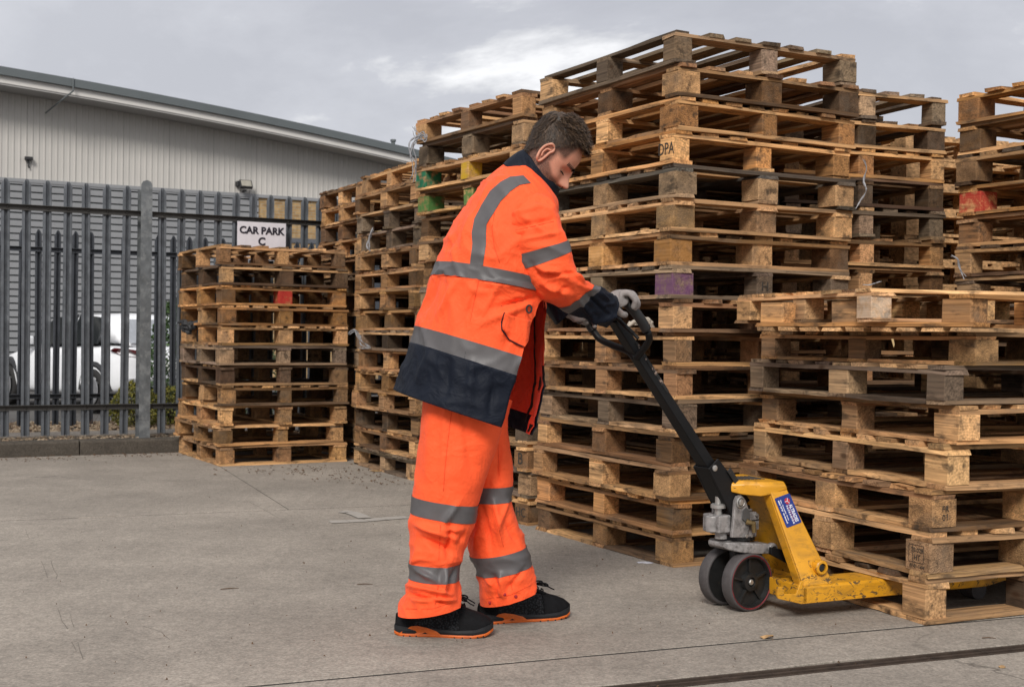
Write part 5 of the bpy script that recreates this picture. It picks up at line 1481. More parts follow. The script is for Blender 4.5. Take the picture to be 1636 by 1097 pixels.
# ---- near sleeve (right arm)
sl_cre = [(812, 345, 868, 330, 0.006, 6), (815, 365, 885, 350, -0.006, 6), (830, 385, 892, 372, 0.005, 5), (832, 345, 880, 375, 0.005, 5), (850, 425, 905, 440, 0.009, 6), (858, 440, 920, 436, -0.008, 5), (866, 455, 912, 470, 0.008, 5),
          (845, 418, 872, 450, -0.006, 5), (915, 432, 935, 452, 0.008, 4), (925, 430, 938, 446, -0.006, 3), (880, 470, 908, 460, -0.005, 5), (925, 480, 958, 520, 0.006, 5), (940, 470, 968, 500, -0.006, 4), (955, 465, 975, 480, 0.006, 4), (810, 390, 838, 372, -0.005, 5)]
sleeve = Garment([
    (812, 300, 862, 305, 4.16, 0.035),
    (798, 322, 878, 318, 4.13, 0.070),
    (795, 352, 889, 343, 4.11, 0.092),
    (801, 385, 897, 368, 4.10, 0.094),
    (814, 417, 903, 389, 4.09, 0.090),
    (830, 446, 912, 412, 4.09, 0.086),
    (851, 472, 926, 436, 4.10, 0.080),
    (884, 489, 940, 450, 4.13, 0.074),
    (905, 498, 952, 457, 4.16, 0.068),
    (940, 514, 972, 465, 4.21, 0.064),
    (966, 524, 984, 480, 4.25, 0.056)], yaw=20, amp=0.0085, seed=11, creases=sl_cre, expo=0.96, amps=[0.6, 1, 1.1, 1, 0.8, 1.1, 1.6, 1.1, 0.7, 1.5, 1.3], freq=(8, 6, 9), rot=(0, rad(-40), 0))
NS = len(sleeve.R) - 1
pbuild('near_sleeve', sleeve.grid(0, 7.55, 100, 0, TAU, 72), orange)
pbuild('sleeve_band', sleeve.grid(3.80, 4.55, 10, 0, TAU, 72, 0.0018), tape, label='grey reflective band on the near upper sleeve')
pbuild('sleeve_band', sleeve.grid(7.45, 8.12, 10, 0, TAU, 72, 0.0018), tape, label='grey reflective band on the near forearm')
pbuild('near_cuff', sleeve.grid(8.10, NS, 26, 0, TAU, 72, 0.0), navy, solid=0.003)
# cap of the shoulder
v, f = sleeve.grid(0, 0.02, 1, 0, TAU, 36); c_ = sum((v[i] for i in range(36)), Vector()) / 36
pbuild('shoulder_seam', ([c_] + v[:36], [(0, 1 + i, 1 + (i + 1) % 36) for i in range(36)]), orange)
# ---- far sleeve
fars = Garment([
    (812, 318, 872, 322, 4.44, 0.08), (818, 370, 880, 362, 4.47, 0.085), (832, 420, 894, 410, 4.50, 0.08), (846, 462, 902, 440, 4.52, 0.075), (868, 492, 912, 462, 4.53, 0.062), (888, 519, 926, 478, 4.53, 0.055)],
    yaw=8, amp=0.008, seed=21, freq=(9, 7, 9))
pbuild('far_sleeve', fars.grid(0, 2.9, 40, 0, TAU, 48), orange)
pbuild('far_cuff', fars.grid(2.9, 5, 24, 0, TAU, 48), navy, solid=0.003)

# ---- trousers
tr_cre = [(665, 838, 730, 862, 0.012, 7), (672, 858, 722, 880, -0.010, 6), (690, 846, 738, 846, 0.008, 6), (735, 800, 700, 850, 0.006, 6), (720, 835, 716, 895, -0.010, 6), (712, 905, 706, 950, 0.012, 6), (728, 905, 716, 945, -0.006, 5),
          (650, 935, 720, 950, 0.012, 5), (648, 947, 715, 964, -0.011, 4), (660, 958, 728, 958, 0.009, 4), (712, 640, 705, 790, 0.004, 5), (740, 660, 755, 760, -0.005, 9), (690, 650, 682, 760, 0.004, 12), (660, 905, 700, 930, 0.006, 6),
          (668, 872, 660, 900, 0.006, 6), (732, 868, 745, 850, -0.006, 5)]
nleg = Garment([
    (678, 590, 812, 628, 4.21, 0.125), (675, 632, 806, 655, 4.205, 0.130), (672, 680, 800, 692, 4.20, 0.130), (666, 735, 784, 742, 4.19, 0.124), (658, 790, 765, 805, 4.18, 0.112), (655, 818, 760, 834, 4.18, 0.110),
    (652, 850, 748, 866, 4.18, 0.108), (652, 884, 738, 890, 4.17, 0.100), (653, 898, 734, 900, 4.17, 0.096), (654, 922, 732, 926, 4.16, 0.094), (643, 950, 733, 944, 4.15, 0.096), (637, 982, 735, 967, 4.145, 0.094)],
    yaw=5, amp=0.0062, seed=31, creases=tr_cre, expo=0.97, amps=[0.3, 0.4, 0.5, 0.6, 0.6, 0.9, 1.7, 1.4, 0.7, 0.9, 2.1, 1.0], freq=(6, 5, 8))
fl_cre = [(792, 690, 775, 770, 0.007, 7), (800, 700, 795, 770, -0.005, 5), (790, 800, 800, 870, 0.010, 7), (770, 810, 786, 880, -0.008, 6), (812, 800, 792, 850, 0.007, 5), (808, 830, 826, 866, -0.006, 5), (800, 915, 806, 950, 0.012, 5), (790, 918, 794, 955, -0.008, 4),
          (775, 920, 800, 945, 0.006, 5), (840, 905, 808, 945, -0.006, 5), (765, 840, 758, 880, 0.006, 6)]
fleg = Garment([
    (700, 600, 818, 640, 4.33, 0.115), (704, 650, 810, 668, 4.335, 0.118), (712, 700, 812, 705, 4.34, 0.115), (728, 745, 818, 742, 4.34, 0.110), (735, 775, 819, 774, 4.34, 0.104), (738, 800, 817, 798, 4.34, 0.104),
    (740, 840, 826, 832, 4.34, 0.106), (752, 886, 839, 868, 4.34, 0.100), (762, 912, 846, 894, 4.34, 0.098), (765, 938, 852, 918, 4.34, 0.098), (768, 967, 857, 941, 4.34, 0.092)],
    yaw=12, amp=0.0062, seed=41, creases=fl_cre, expo=0.97, amps=[0.4, 0.5, 0.6, 0.7, 0.7, 1.2, 1.8, 0.9, 0.9, 1.6, 0.9], freq=(6, 5, 8))
def leg_parts(g, bands, n):
    nt = len(g.R) - 1
    pbuild('trouser_leg', g.grid(0, nt, n, 0, TAU, 90), orange, solid=0.0)
    for a, b in bands: pbuild('leg_band', g.grid(a, b, 10, 0, TAU, 90, 0.002), tape)
leg_parts(nleg, ((4.02, 4.98), (7.9, 9.0)), 130)
leg_parts(fleg, ((3.98, 4.98), (7.05, 8.25)), 120)
fb = bvh_of(fleg.grid(0, 10, 60, 0, TAU, 60))
red_m = plain('red_stud', (0.35, 0.01, 0.02), 0.5)
for (x, y) in ((824, 952), (783, 962), (806, 949)):
    h = shoot(fb, x, y, 0.001)
    if h:
        mb = MB(); mb.lathe([(0.0055, 0), (0.0055, 0.002), (0.003, 0.004)], h - person.location, (0.1, -1, 0.05), 10); mb.build('stud', red_m, person)

# seams of the coat and trousers
seam_m = cloth_mat('seam_orange', (0.72, 0.055, 0.014), 0.8)
nb_ = bvh_of(nleg.grid(0, 11, 110, 0, TAU, 90)); fb2 = bvh_of(fleg.grid(0, 10, 100, 0, TAU, 90)); sb_ = bvh_of(sleeve.grid(0, 10, 90, 0, TAU, 72))
def seam(bvh, pts, m=seam_m, r=0.0008):
    P = []
    for i in range(len(pts) - 1):
        for k in range(6):
            u = k / 6; h = shoot(bvh, pts[i][0] + (pts[i+1][0] - pts[i][0]) * u, pts[i][1] + (pts[i+1][1] - pts[i][1]) * u, 0.0004)
            if h: P.append(h - person.location)
    if len(P) > 2:
        mb = MB(); mb.tube(P, r, 5); mb.build('seam', m, person, smooth=True)
seam(coat_bvh, [(765, 448), (758, 480), (750, 520)]); seam(coat_bvh, [(744, 560), (738, 600), (730, 642)], navy)
seam(coat_bvh, [(790, 340), (786, 365), (790, 395), (800, 425)])
seam(coat_bvh, [(636, 618), (690, 632), (740, 645), (796, 668)], navy)
seam(nb_, [(722, 655), (716, 700), (711, 745), (708, 792)]); seam(nb_, [(704, 838), (702, 870), (701, 900)]); seam(nb_, [(700, 935), (694, 972)])
seam(nb_, [(642, 972), (690, 972), (730, 960)])
seam(fb2, [(795, 700), (798, 772)]); seam(fb2, [(785, 802), (796, 840), (806, 880)]); seam(fb2, [(812, 912), (820, 948)]); seam(fb2, [(771, 957), (815, 950), (853, 932)])
seam(sb_, [(806, 372), (850, 362), (892, 352)]); seam(sb_, [(820, 340), (812, 370), (822, 400)])

# ---- boots
blk_up = plain('black_nubuck', (0.006, 0.006, 0.007), 0.8, var=0.3, scale=60, bmp=0.3, bs=300, spec=0.15)
mesh_up, N, L, B = new_mat('woven_upper', rough=0.7, spec=0.15)
ck = N.new('ShaderNodeTexVoronoi'); ck.inputs['Scale'].default_value = 150; L.new(coords(N), ck.inputs['Vector'])
L.new(ramp(N, L, ck.outputs['Distance'], (0.2, (0.028, 0.030, 0.034)), (0.6, (0.006, 0.006, 0.007))), B.inputs['Base Color']); bump(N, L, B, ck.outputs['Distance'], 0.5, 0.002)
rub = plain('black_rubber', (0.014, 0.015, 0.017), 0.55, var=0.15, scale=20, spec=0.3)
osole = plain('orange_sole', (0.60, 0.115, 0.008), 0.55, var=0.15, scale=40, dirt=(0.06, 0.03, 0.015), dirt_amt=0.6, dlo=0.55, dhi=0.7, dscale=50)
def boot(heel, toe, side, k):
    """heel and toe: ground points; side: +1 if the outside of the boot faces the camera"""
    d = toe - heel; Lb = d.length; ux = d.normalized(); uy = Vector((-ux.y, ux.x, 0))
    def Q(x, y, z): return heel + ux * (x * Lb / 0.31) + uy * y + Vector((0, 0, z)) - person.location
    # half widths along the sole (0..0.31)
    hwf = [(0, 0.018), (0.01, 0.030), (0.04, 0.040), (0.09, 0.038), (0.14, 0.040), (0.20, 0.050), (0.25, 0.050), (0.285, 0.040), (0.303, 0.024), (0.31, 0.006)]
    def ip(tab, x):
        for (a, b), (c, dd) in zip(tab, tab[1:]):
            if x <= c: u = (x - a) / (c - a); u = u*u*(3-2*u) if False else u; return b + (dd - b) * u
        return tab[-1][1]
    def sole_top(x): return ip([(0, 0.034), (0.05, 0.030), (0.10, 0.032), (0.14, 0.026), (0.2, 0.024), (0.26, 0.028), (0.295, 0.040), (0.31, 0.046)], x)
    def sole_bot(x): return ip([(0, 0.006), (0.02, 0.0), (0.25, 0.0), (0.29, 0.006), (0.31, 0.018)], x)
    xs = [0.31 * i / 40 for i in range(41)]
    def strip(z0f, z1f, grow, name, mat, x0=0.0, x1=0.31, parent=None):
        S_ = []
        for x in xs:
            if x < x0 - 1e-6 or x > x1 + 1e-6: continue
            w_ = ip(hwf, x) + grow; a, b = z0f(x), z1f(x)
            S_.append([Q(x, -w_ * 0.96, a), Q(x, w_ * 0.96, a), Q(x, w_, (a + b)/2), Q(x, w_ * 0.97, b), Q(x, -w_ * 0.97, b), Q(x, -w_, (a + b)/2)])
        v, f = loft(S_); mb = MB(); mb.add(v, f); return mb.build(name, mat, parent or person, smooth=False)
    shoe = strip(lambda x: sole_bot(x) + 0.009, sole_top, 0.003, 'boot_midsole', rub)
    # orange outsole with a raised arch wedge on the side
    strip(lambda x: sole_bot(x), lambda x: sole_bot(x) + 0.0095, 0.0035, 'boot_outsole', osole)
    for sy in (-1, 1):
        poly = [(0.012, 0.006), (0.055, 0.034), (0.075, 0.036), (0.105, 0.030), (0.135, 0.020), (0.15, 0.008), (0.11, 0.0085), (0.10, 0.016), (0.085, 0.008)]
        mb = MB(); mb.prism([Q(x, sy * (ip(hwf, x) + 0.0045), z) for x, z in poly], uy * (-sy * 0.004)); mb.build('arch_wedge', osole, person)
        # tread gaps
        mb = MB()
        for x in (0.03, 0.05, 0.07, 0.19, 0.215, 0.24, 0.262, 0.28):
            w_ = ip(hwf, x) + 0.0045; zb = sole_bot(x); mb.prism([Q(x, sy * w_, zb - 0.001), Q(x + 0.004, sy * w_, zb - 0.001), Q(x + 0.004, sy * w_, zb + 0.004), Q(x, sy * w_, zb + 0.004)], uy * (-sy * 0.003))
        t_ = mb.build('tread_gaps', rub, person); t_['kind'] = 'stuff'
    # upper as a loft
    topz = [(0, 0.064), (0.02, 0.074), (0.06, 0.095), (0.10, 0.118), (0.15, 0.124), (0.18, 0.112), (0.21, 0.094), (0.24, 0.082), (0.265, 0.074), (0.29, 0.062), (0.306, 0.048)]
    def upper(x0, x1, grow, name, mat, zlo=None):
        S_ = []; n = 26
        for i in range(n + 1):
            x = x0 + (x1 - x0) * i / n; w_ = ip(hwf, x) * 0.95 + grow; zt_ = ip(topz, x) + grow; zb = sole_top(x) - 0.004
            ring = []
            for k2 in range(17):
                a = math.pi * k2 / 16; yy = -math.cos(a); zz = math.sin(a) ** 0.75
                ww = w_ * (1 - 0.28 * (zz ** 2) * (1 if x < 0.2 else 0.5))
                ring.append(Q(x, ww * yy, zb + (zt_ - zb) * zz))
            S_.append(ring)
        K = 17; v = [p for s_ in S_ for p in s_]; f = [(i*K + j, i*K + j + 1, (i+1)*K + j + 1, (i+1)*K + j) for i in range(n) for j in range(K - 1)]
        f.append(tuple(range(K))); f.append(tuple(range(len(v) - 1, len(v) - K - 1, -1)))
        mb = MB(); mb.add(v, f); return mb.build(name, mat, person, smooth=True)
    upper(0.004, 0.303, 0.0, 'boot_upper', mesh_up)
    upper(0.205, 0.306, 0.0022, 'toe_cap', blk_up)
    upper(0.003, 0.055, 0.0020, 'heel_counter', blk_up)
    # tongue and laces
    mb = MB(); S_ = []
    for x in (0.12, 0.145, 0.17, 0.195, 0.222):
        zt_ = ip(topz, x) + 0.004; S_.append([Q(x, -0.022, zt_ - 0.012), Q(x, -0.018, zt_), Q(x, 0.018, zt_), Q(x, 0.022, zt_ - 0.012)])
    v, f = loft(S_); mb.add(v, f); mb.build('tongue', blk_up, person, smooth=True)
    for x in (0.160, 0.177, 0.194, 0.211):
        zt_ = ip(topz, x) + 0.008; mb = MB(); mb.tube([Q(x, -0.024, zt_ - 0.013), Q(x + 0.003, -0.012, zt_), Q(x + 0.006, 0.012, zt_), Q(x + 0.008, 0.024, zt_ - 0.013)], 0.0022, 6); mb.build('lace', blk_up, person)
    z0 = ip(topz, 0.185) + 0.012
    for s2 in (-1, 1):
        mb = MB(); mb.tube(smooth_path([Q(0.185, 0, z0), Q(0.20, s2 * 0.014, z0 + 0.007), Q(0.222, s2 * 0.024, z0 + 0.003), Q(0.224, s2 * 0.020, z0 - 0.006), Q(0.19, 0, z0)], 5), 0.0026, 6); mb.build('lace_bow', blk_up, person)
        mb = MB(); mb.tube(smooth_path([Q(0.188, 0, z0), Q(0.212, s2 * 0.014, z0 + 0.002), Q(0.236, s2 * 0.022, z0 - 0.012), Q(0.25, s2 * 0.018, z0 - 0.020)], 5), 0.0022, 6); mb.build('lace_end', blk_up, person)
h1, t1 = gp(631, 1011), gp(788, 1014.5); h2, t2 = gp(764, 994), gp(909, 983.5)
boot(h1, t1, 1, 0); boot(h2, t2, 1, 1)

# ---- head
skin, N, L, B = new_mat('skin', rough=0.5)
co = coords(N); sn = tex_noise(N, L, co, 30, 5, 0.6)
L.new(mixc(N, L, 1.0, (0.60, 0.29, 0.195), ramp(N, L, sn, (0.3, (0.86, 0.80, 0.78)), (0.7, (1.08, 1.1, 1.1))), 'MULTIPLY'), B.inputs['Base Color'])
B.inputs['Subsurface Weight'].default_value = 0.0; B.inputs['Subsurface Radius'].default_value = (0.012, 0.004, 0.002)
bump(N, L, B, tex_noise(N, L, co, 420, 3), 0.12, 0.001)
hairc, N, L, B = new_mat('brown_hair', rough=0.6)
co = coords(N); hn = tex_noise(N, L, mapping(N, L, co, (90, 90, 30)), 1.0, 4)
L.new(ramp(N, L, hn, (0.35, (0.016, 0.010, 0.006)), (0.7, (0.085, 0.050, 0.028))), B.inputs['Base Color']); bump(N, L, B, hn, 0.6, 0.003)
HP, HY = rad(48), rad(-5)
# local axes of the head in the place: x forward, z up, y left (away from the camera is +y when facing the right of the photograph)
fw = Vector((math.cos(HP) * math.cos(HY), math.cos(HP) * math.sin(HY), -math.sin(HP)))
upv = Vector((math.sin(HP) * math.cos(HY), math.sin(HP) * math.sin(HY), math.cos(HP)))
lf = upv.cross(fw)
HO = W(876, 251, 4.25)    # ear line on the mid plane
HS = 1.01
def H(x, y, z): return HO + (fw * x + lf * y + upv * z) * HS - person.location
HT = [(-0.118, 0.045, -0.025, 0.020), (-0.112, 0.070, -0.035, 0.038), (-0.100, 0.084, -0.045, 0.050), (-0.085, 0.088, -0.040, 0.058), (-0.068, 0.086, -0.048, 0.063), (-0.050, 0.086, -0.058, 0.067), (-0.030, 0.085, -0.070, 0.070),
      (0.0, 0.080, -0.086, 0.073), (0.030, 0.086, -0.101, 0.075), (0.060, 0.084, -0.103, 0.077), (0.085, 0.072, -0.098, 0.074), (0.105, 0.050, -0.084, 0.063), (0.120, 0.022, -0.062, 0.045), (0.128, -0.005, -0.040, 0.026), (0.131, -0.018, -0.022, 0.004)]
def gs(x, m, s): return math.exp(-((x - m) / s) ** 2)
def head_pt(k, a, grow=0.0, feat=True):
    z, xf, xb, w_ = cr(HT, k)
    c = (xf + xb) / 2; A_h = (xf - xb) / 2
    x = c + (A_h + grow) * sgnpow(math.cos(a), 0.92); y = (w_ + grow) * sgnpow(math.sin(a), 0.95)
    zz = z + grow * max(0, (z - 0.06) / 0.07)
    if feat and math.cos(a) > 0:
        fz = 0.0
        nose = gs(y, 0, 0.0125) * (0.034 * gs(z, -0.022, 0.016) + 0.018 * gs(z, -0.002, 0.016) + 0.008 * gs(z, 0.016, 0.012)) + gs(abs(y), 0.013, 0.006) * 0.012 * gs(z, -0.028, 0.009)
        lips = gs(y, 0, 0.020) * (0.007 * gs(z, -0.052, 0.006) + 0.008 * gs(z, -0.063, 0.006) - 0.004 * gs(z, -0.0575, 0.0025))
        chin = gs(y, 0, 0.020) * 0.009 * gs(z, -0.094, 0.014) - gs(y, 0, 0.022) * 0.005 * gs(z, -0.076, 0.008)
        brow = 0.006 * gs(abs(y), 0.026, 0.020) * gs(z, 0.026, 0.008)
        eye = -0.0055 * gs(abs(y), 0.032, 0.014) * gs(z, 0.006, 0.012)
        sub = -0.004 * gs(y, 0, 0.02) * gs(z, -0.040, 0.006)
        cheek = 0.004 * gs(abs(y), 0.045, 0.018) * gs(z, -0.020, 0.02)
        x += nose + lips + chin + brow + eye + sub + cheek
    return x, y, zz
K0h, K1h = 0, len(HT) - 1
def head_mesh(nz, na, k0, k1, grow, feat, cond=None):
    v = []; f = []
    for i in range(nz + 1):
        for j in range(na):
            x, y, z = head_pt(k0 + (k1 - k0) * i / nz, TAU * j / na, grow, feat); v.append(H(x, y, z))
    for i in range(nz):
        for j in range(na):
            q = (i*na + j, i*na + (j+1) % na, (i+1)*na + (j+1) % na, (i+1)*na + j)
            if cond is None or cond(k0 + (k1 - k0) * (i + 0.5) / nz, TAU * (j + 0.5) / na): f.append(q)
    return v, f
v, f = head_mesh(120, 140, 0, K1h, 0, True)
# neck continues the head's surface down into the collar
nb = len(v); NK_ = 24
npts = []
NAX = [(W(872, 240, 4.25), 0.040), (W(862, 258, 4.25), 0.052), (W(852, 280, 4.25), 0.060), (W(838, 315, 4.25), 0.070)]
for i, (c_n, r) in enumerate(NAX):
    dn1 = (NAX[3][0] - NAX[0][0]).normalized(); ua = Vector((0, 1, 0)); ub = dn1.cross(ua).normalized()
    for j in range(NK_):
        a = TAU * j / NK_; v.append(c_n + ub * (math.cos(a) * r) + ua * (math.sin(a) * r * 0.95) - person.location)
for i in range(3):
    for j in range(NK_): f.append((nb + i*NK_ + j, nb + i*NK_ + (j+1) % NK_, nb + (i+1)*NK_ + (j+1) % NK_, nb + (i+1)*NK_ + j))
hm = mesh('head', v, f, skin, True)
def stub(k, a):
    x, y, z = head_pt(k, a, 0, True)
    sm = lambda u: max(0.0, min(1.0, u))
    jaw = sm((-0.022 - z + (0.030 - min(0.06, max(0, x - 0.0)) * 0.55)) / 0.012) * sm((x + 0.030) / 0.012)
    clear = math.exp(-((y / 0.024) ** 4)) * sm((z + 0.047) / 0.004) if x > 0.07 else 0
    side = sm((x + 0.012) / 0.006) * sm((0.030 - x) / 0.012) * sm((z + 0.03) / 0.01)
    nape = sm((0.0 - x) / 0.02) * 0.9 * sm((z + 0.10) / 0.02)
    temple = sm((0.058 - x) / 0.012) * sm((z - 0.018) / 0.02)
    return max(jaw * (1 - clear) * 0.85, side * 0.8, nape, temple)
at_ = hm.attributes.new('stubble', 'FLOAT', 'POINT'); vals = [0.0] * len(hm.vertices); ii = 0
for i in range(121):
    for j in range(140): vals[ii] = stub(K1h * i / 120, TAU * j / 140); ii += 1
for q in range(ii, len(vals)): vals[q] = 0.35
at_.data.foreach_set('value', vals)
head = obj('head', hm, person)
N, L = skin.node_tree.nodes, skin.node_tree.links; B = N['Principled BSDF']
src = B.inputs['Base Color'].links[0].from_socket
an_ = N.new('ShaderNodeAttribute'); an_.attribute_name = 'stubble'
sp_ = tex_noise(N, L, coords(N), 900, 2, 0.6)
fac_ = math_(N, L, 'MULTIPLY', an_.outputs['Fac'], ramp(N, L, sp_, (0.38, 0.7), (0.58, 1.0)))
L.new(mixc(N, L, fac_, src, (0.040, 0.022, 0.015)), B.inputs['Base Color'])
# ears
for sy in (-1, 1):
    ring = [(-0.016, 0.022), (-0.020, 0.008), (-0.018, -0.012), (-0.010, -0.030), (-0.002, -0.036), (0.004, -0.030), (0.006, -0.012), (0.006, 0.008), (0.010, 0.020), (0.004, 0.031), (-0.008, 0.033)]
    mb = MB(); P = [H(x - 0.002, sy * (0.078 + (0.010 if x < -0.005 else 0.001)), z) for x, z in ring]
    mb.tube(smooth_path(P + [P[0]], 5), 0.0042, 8)
    o = mb.build('ear', skin, head, smooth=True)
    v = [H(-0.006, sy * 0.072, 0.0)] + [H(x - 0.002, sy * (0.077 + (0.006 if x < -0.005 else 0.0)), z) for x, z in ring]
    o2 = obj('ear_bowl', mesh('ear_bowl', v, [(0, 1 + i, 1 + (i + 1) % len(ring)) for i in range(len(ring))], skin, True), head)
    mb = MB(); mb.tube(smooth_path([H(0.002, sy * 0.080, 0.016), H(-0.009, sy * 0.084, 0.012), H(-0.012, sy * 0.084, -0.004), H(-0.006, sy * 0.082, -0.018)], 5), 0.0032, 8); mb.build('ear_fold', skin, head, smooth=True)
    mb = MB(); mb.lathe([(0.004, 0), (0.003, 0.004)], H(0.001, sy * 0.0745, -0.002), lf * sy, 10); mb.build('ear_hole', plain('ear_dark', (0.03, 0.008, 0.006), 0.8) if 'ear_dark' not in bpy.data.materials else bpy.data.materials['ear_dark'], head)
def surf_x(y, z):
    lo = min(range(0, 1200), key=lambda q: abs(cr(HT, K1h * q / 1200)[0] - z)); k = K1h * lo / 1200
    a = min((rad(q * 0.5) for q in range(0, 170)), key=lambda a: abs(abs(head_pt(k, a, 0, True)[1]) - abs(y)))
    return head_pt(k, a, 0, True)[0]
EX = surf_x(0.031, 0.004) - 0.0122
# eyes, lids, brows, lips
eyew = plain('eye_white', (0.6, 0.57, 0.55), 0.2); lash = plain('lash', (0.012, 0.008, 0.006), 0.7)
lidm = plain('lid_skin', (0.60, 0.31, 0.22), 0.6, var=0.05)
lipm = plain('lips', (0.42, 0.13, 0.105), 0.45, var=0.1, scale=60)
for sy in (-1, 1):
    mb = MB(); mb.lathe([(0.0, -0.0115)] + [(0.0115 * math.sin(math.pi * k / 10), -0.0115 * math.cos(math.pi * k / 10)) for k in range(1, 10)] + [(0.0, 0.0115)], H(EX, sy * 0.031, 0.004), upv, 16); eb = mb.build('eyeball', eyew, head, smooth=True)
    def arc(dz, r, a0, a1, n=9): return [H(EX + math.cos(a) * r, sy * (0.031) + math.sin(a) * r * sy, 0.004 + dz - 0.0015 * math.cos(2*a)) for a in [rad(a0 + (a1 - a0) * k / n) for k in range(n + 1)]]
    vv_ = []; 
    for dz in (0.0105, 0.008, 0.004, 0.0005, -0.0025): vv_ += arc(dz, math.sqrt(max(0, 0.0125**2 - dz*dz*0.8)) + 0.0008, -75, 85)
    ff_ = [(r_*10 + j, r_*10 + j + 1, (r_+1)*10 + j + 1, (r_+1)*10 + j) for r_ in range(4) for j in range(9)]
    obj('eyelid', mesh('eyelid', vv_, ff_, lidm, True), head)
    mb = MB(); mb.tube([H(surf_x(yy_, -0.003) + 0.0010, sy * yy_, -0.003 + 0.002 * math.sin((yy_ - 0.018) * 120)) for yy_ in (0.019, 0.024, 0.029, 0.034, 0.039, 0.044)], [0.0010, 0.0016, 0.0019, 0.0019, 0.0017, 0.0011], 6); mb.build('lashes', lash, head)
    bw = MB(); rr = random.Random(4 + sy); bx_ = [surf_x(0.014 + 0.036 * q / 8, 0.028) for q in range(9)]
    for k in range(420):
        u = rr.random(); yb = 0.014 + 0.036 * u; zb = 0.0265 + 0.004 * math.sin(u * 2.6) + rr.gauss(0, 0.0024)
        kk = None
        x0 = 0.0905 - 0.55 * max(0, yb - 0.018) ** 1.35 * 6.0 * 0.5
        x0 = bx_[min(8, int(u * 9))]
        P = H(x0 + 0.0015, sy * yb, zb); d = (lf * sy * 0.8 + upv * rr.uniform(-0.1, 0.5) + fw * 0.1).normalized() * 0.007
        bw.add([P, P + upv * 0.0030, P + d + fw * 0.0018], [(0, 1, 2)])
    bw.build('eyebrow', lash, head)
for sy in (-1, 1):
    mb = MB(); mb.tube([H(0.108, sy * 0.0085, -0.030), H(0.102, sy * 0.0125, -0.029)], [0.0022, 0.0016], 6); mb.build('nostril', lash, head)
# mouth line and lips
mb = MB(); S_ = []
def lip(z, bulge, name):
    P = []
    for k in range(11):
        y = -0.023 + 0.046 * k / 10
        P.append(H(0.0905 + bulge - (abs(y) / 0.06) ** 2 * 0.06, y, z - (y / 0.023) ** 2 * 0.0015))
    q = MB(); q.tube(P, [0.001] + [0.0032] * 9 + [0.001], 8); q.build(name, lipm, head, smooth=True)
lip(-0.0535, 0.0015, 'upper_lip'); lip(-0.0615, 0.002, 'lower_lip')

# ---- hair
def hairline(k, a):
    """True where scalp carries hair"""
    x, y, z = head_pt(k, a, 0, False)
    if x > 0.075: return False
    lim = 0.092
    if x < -0.01: lim = 0.028 - (abs(x) - 0.01) * 1.9
    if -0.01 <= x <= 0.05: lim = min(0.092, 0.030 + max(0, x - 0.002) * 1.35)
    return z > max(lim, -0.085)
v, f = head_mesh(130, 130, 2.6, K1h, 0.0055, False, lambda k, a: hairline(k, a) and hairline(max(2.6, k - 0.2), a))
rr = random.Random(2)
v2 = []
for p in v:
    n = (p + person.location - HO).normalized(); lz = (p + person.location - HO).dot(upv)
    d = 0.004 * noise.noise(p * 45) + 0.003 * noise.noise(p * 110)
    top = max(0, min(1, (lz - 0.06) / 0.05)); fx = (p + person.location - HO).dot(fw)
    v2.append(p + n * (d * (0.4 + top) + 0.010 * top + 0.006 * top * max(0, fx / 0.06)))
hair = obj('hair', mesh('hair', v2, f, hairc, True), person)
sk = MB(); n_done = 0
hcol2 = plain('hair_strands', (0.05, 0.030, 0.018), 0.55, var=0.45, scale=90)
while n_done < 11000:
    k = 2.8 + (K1h - 2.8) * rr.random() ** 0.75; a = rr.uniform(0, TAU)
    if not hairline(k, a): continue
    x, y, z = head_pt(k, a, 0.006, False); top = max(0, min(1, (z - 0.065) / 0.045))
    P = H(x, y, z); n = (P + person.location - HO - upv * 0.02).normalized()
    comb = (fw * (0.55 + 0.5 * top) - upv * (0.75 * (1 - top)) + lf * rr.gauss(0, 0.25) + n * (0.25 + 0.75 * top)).normalized()
    if x < -0.06: comb = (-upv + n * 0.35 + lf * rr.gauss(0, 0.15)).normalized()
    ln = (0.008 + 0.020 * top) * rr.uniform(0.7, 1.25)
    P = P + n * (0.001 + 0.011 * top * rr.random())
    s_ = comb.cross(n).normalized() * rr.uniform(0.0005, 0.0012)
    m1 = P + comb * ln * 0.6 + n * ln * 0.12; m2 = P + comb * ln - upv * ln * 0.10 * top
    sk.add([P - s_, P + s_, m1 + s_ * 0.8, m1 - s_ * 0.8, m2], [(0, 1, 2, 3), (3, 2, 4)]); n_done += 1
for q in range(2600):
    k = rr.uniform(10.2, 12.6); a = rr.gauss(0, 0.55); x, y, z = head_pt(k, a, 0.006, False)
    if x < 0.02: continue
    P = H(x, y, z); n = (P + person.location - HO - upv * 0.02).normalized()
    d1 = (fw * 0.75 + n * 0.65 + lf * rr.gauss(0, 0.18)).normalized(); d2 = (fw * 0.9 - upv * 0.25 + lf * rr.gauss(0, 0.25)).normalized()
    ln = rr.uniform(0.014, 0.026); s_ = lf * 0.0007; m1 = P + d1 * ln * 0.6; m2 = m1 + d2 * ln * 0.6
    sk.add([P - s_, P + s_, m1 + s_, m1 - s_, m2], [(0, 1, 2, 3), (3, 2, 4)])
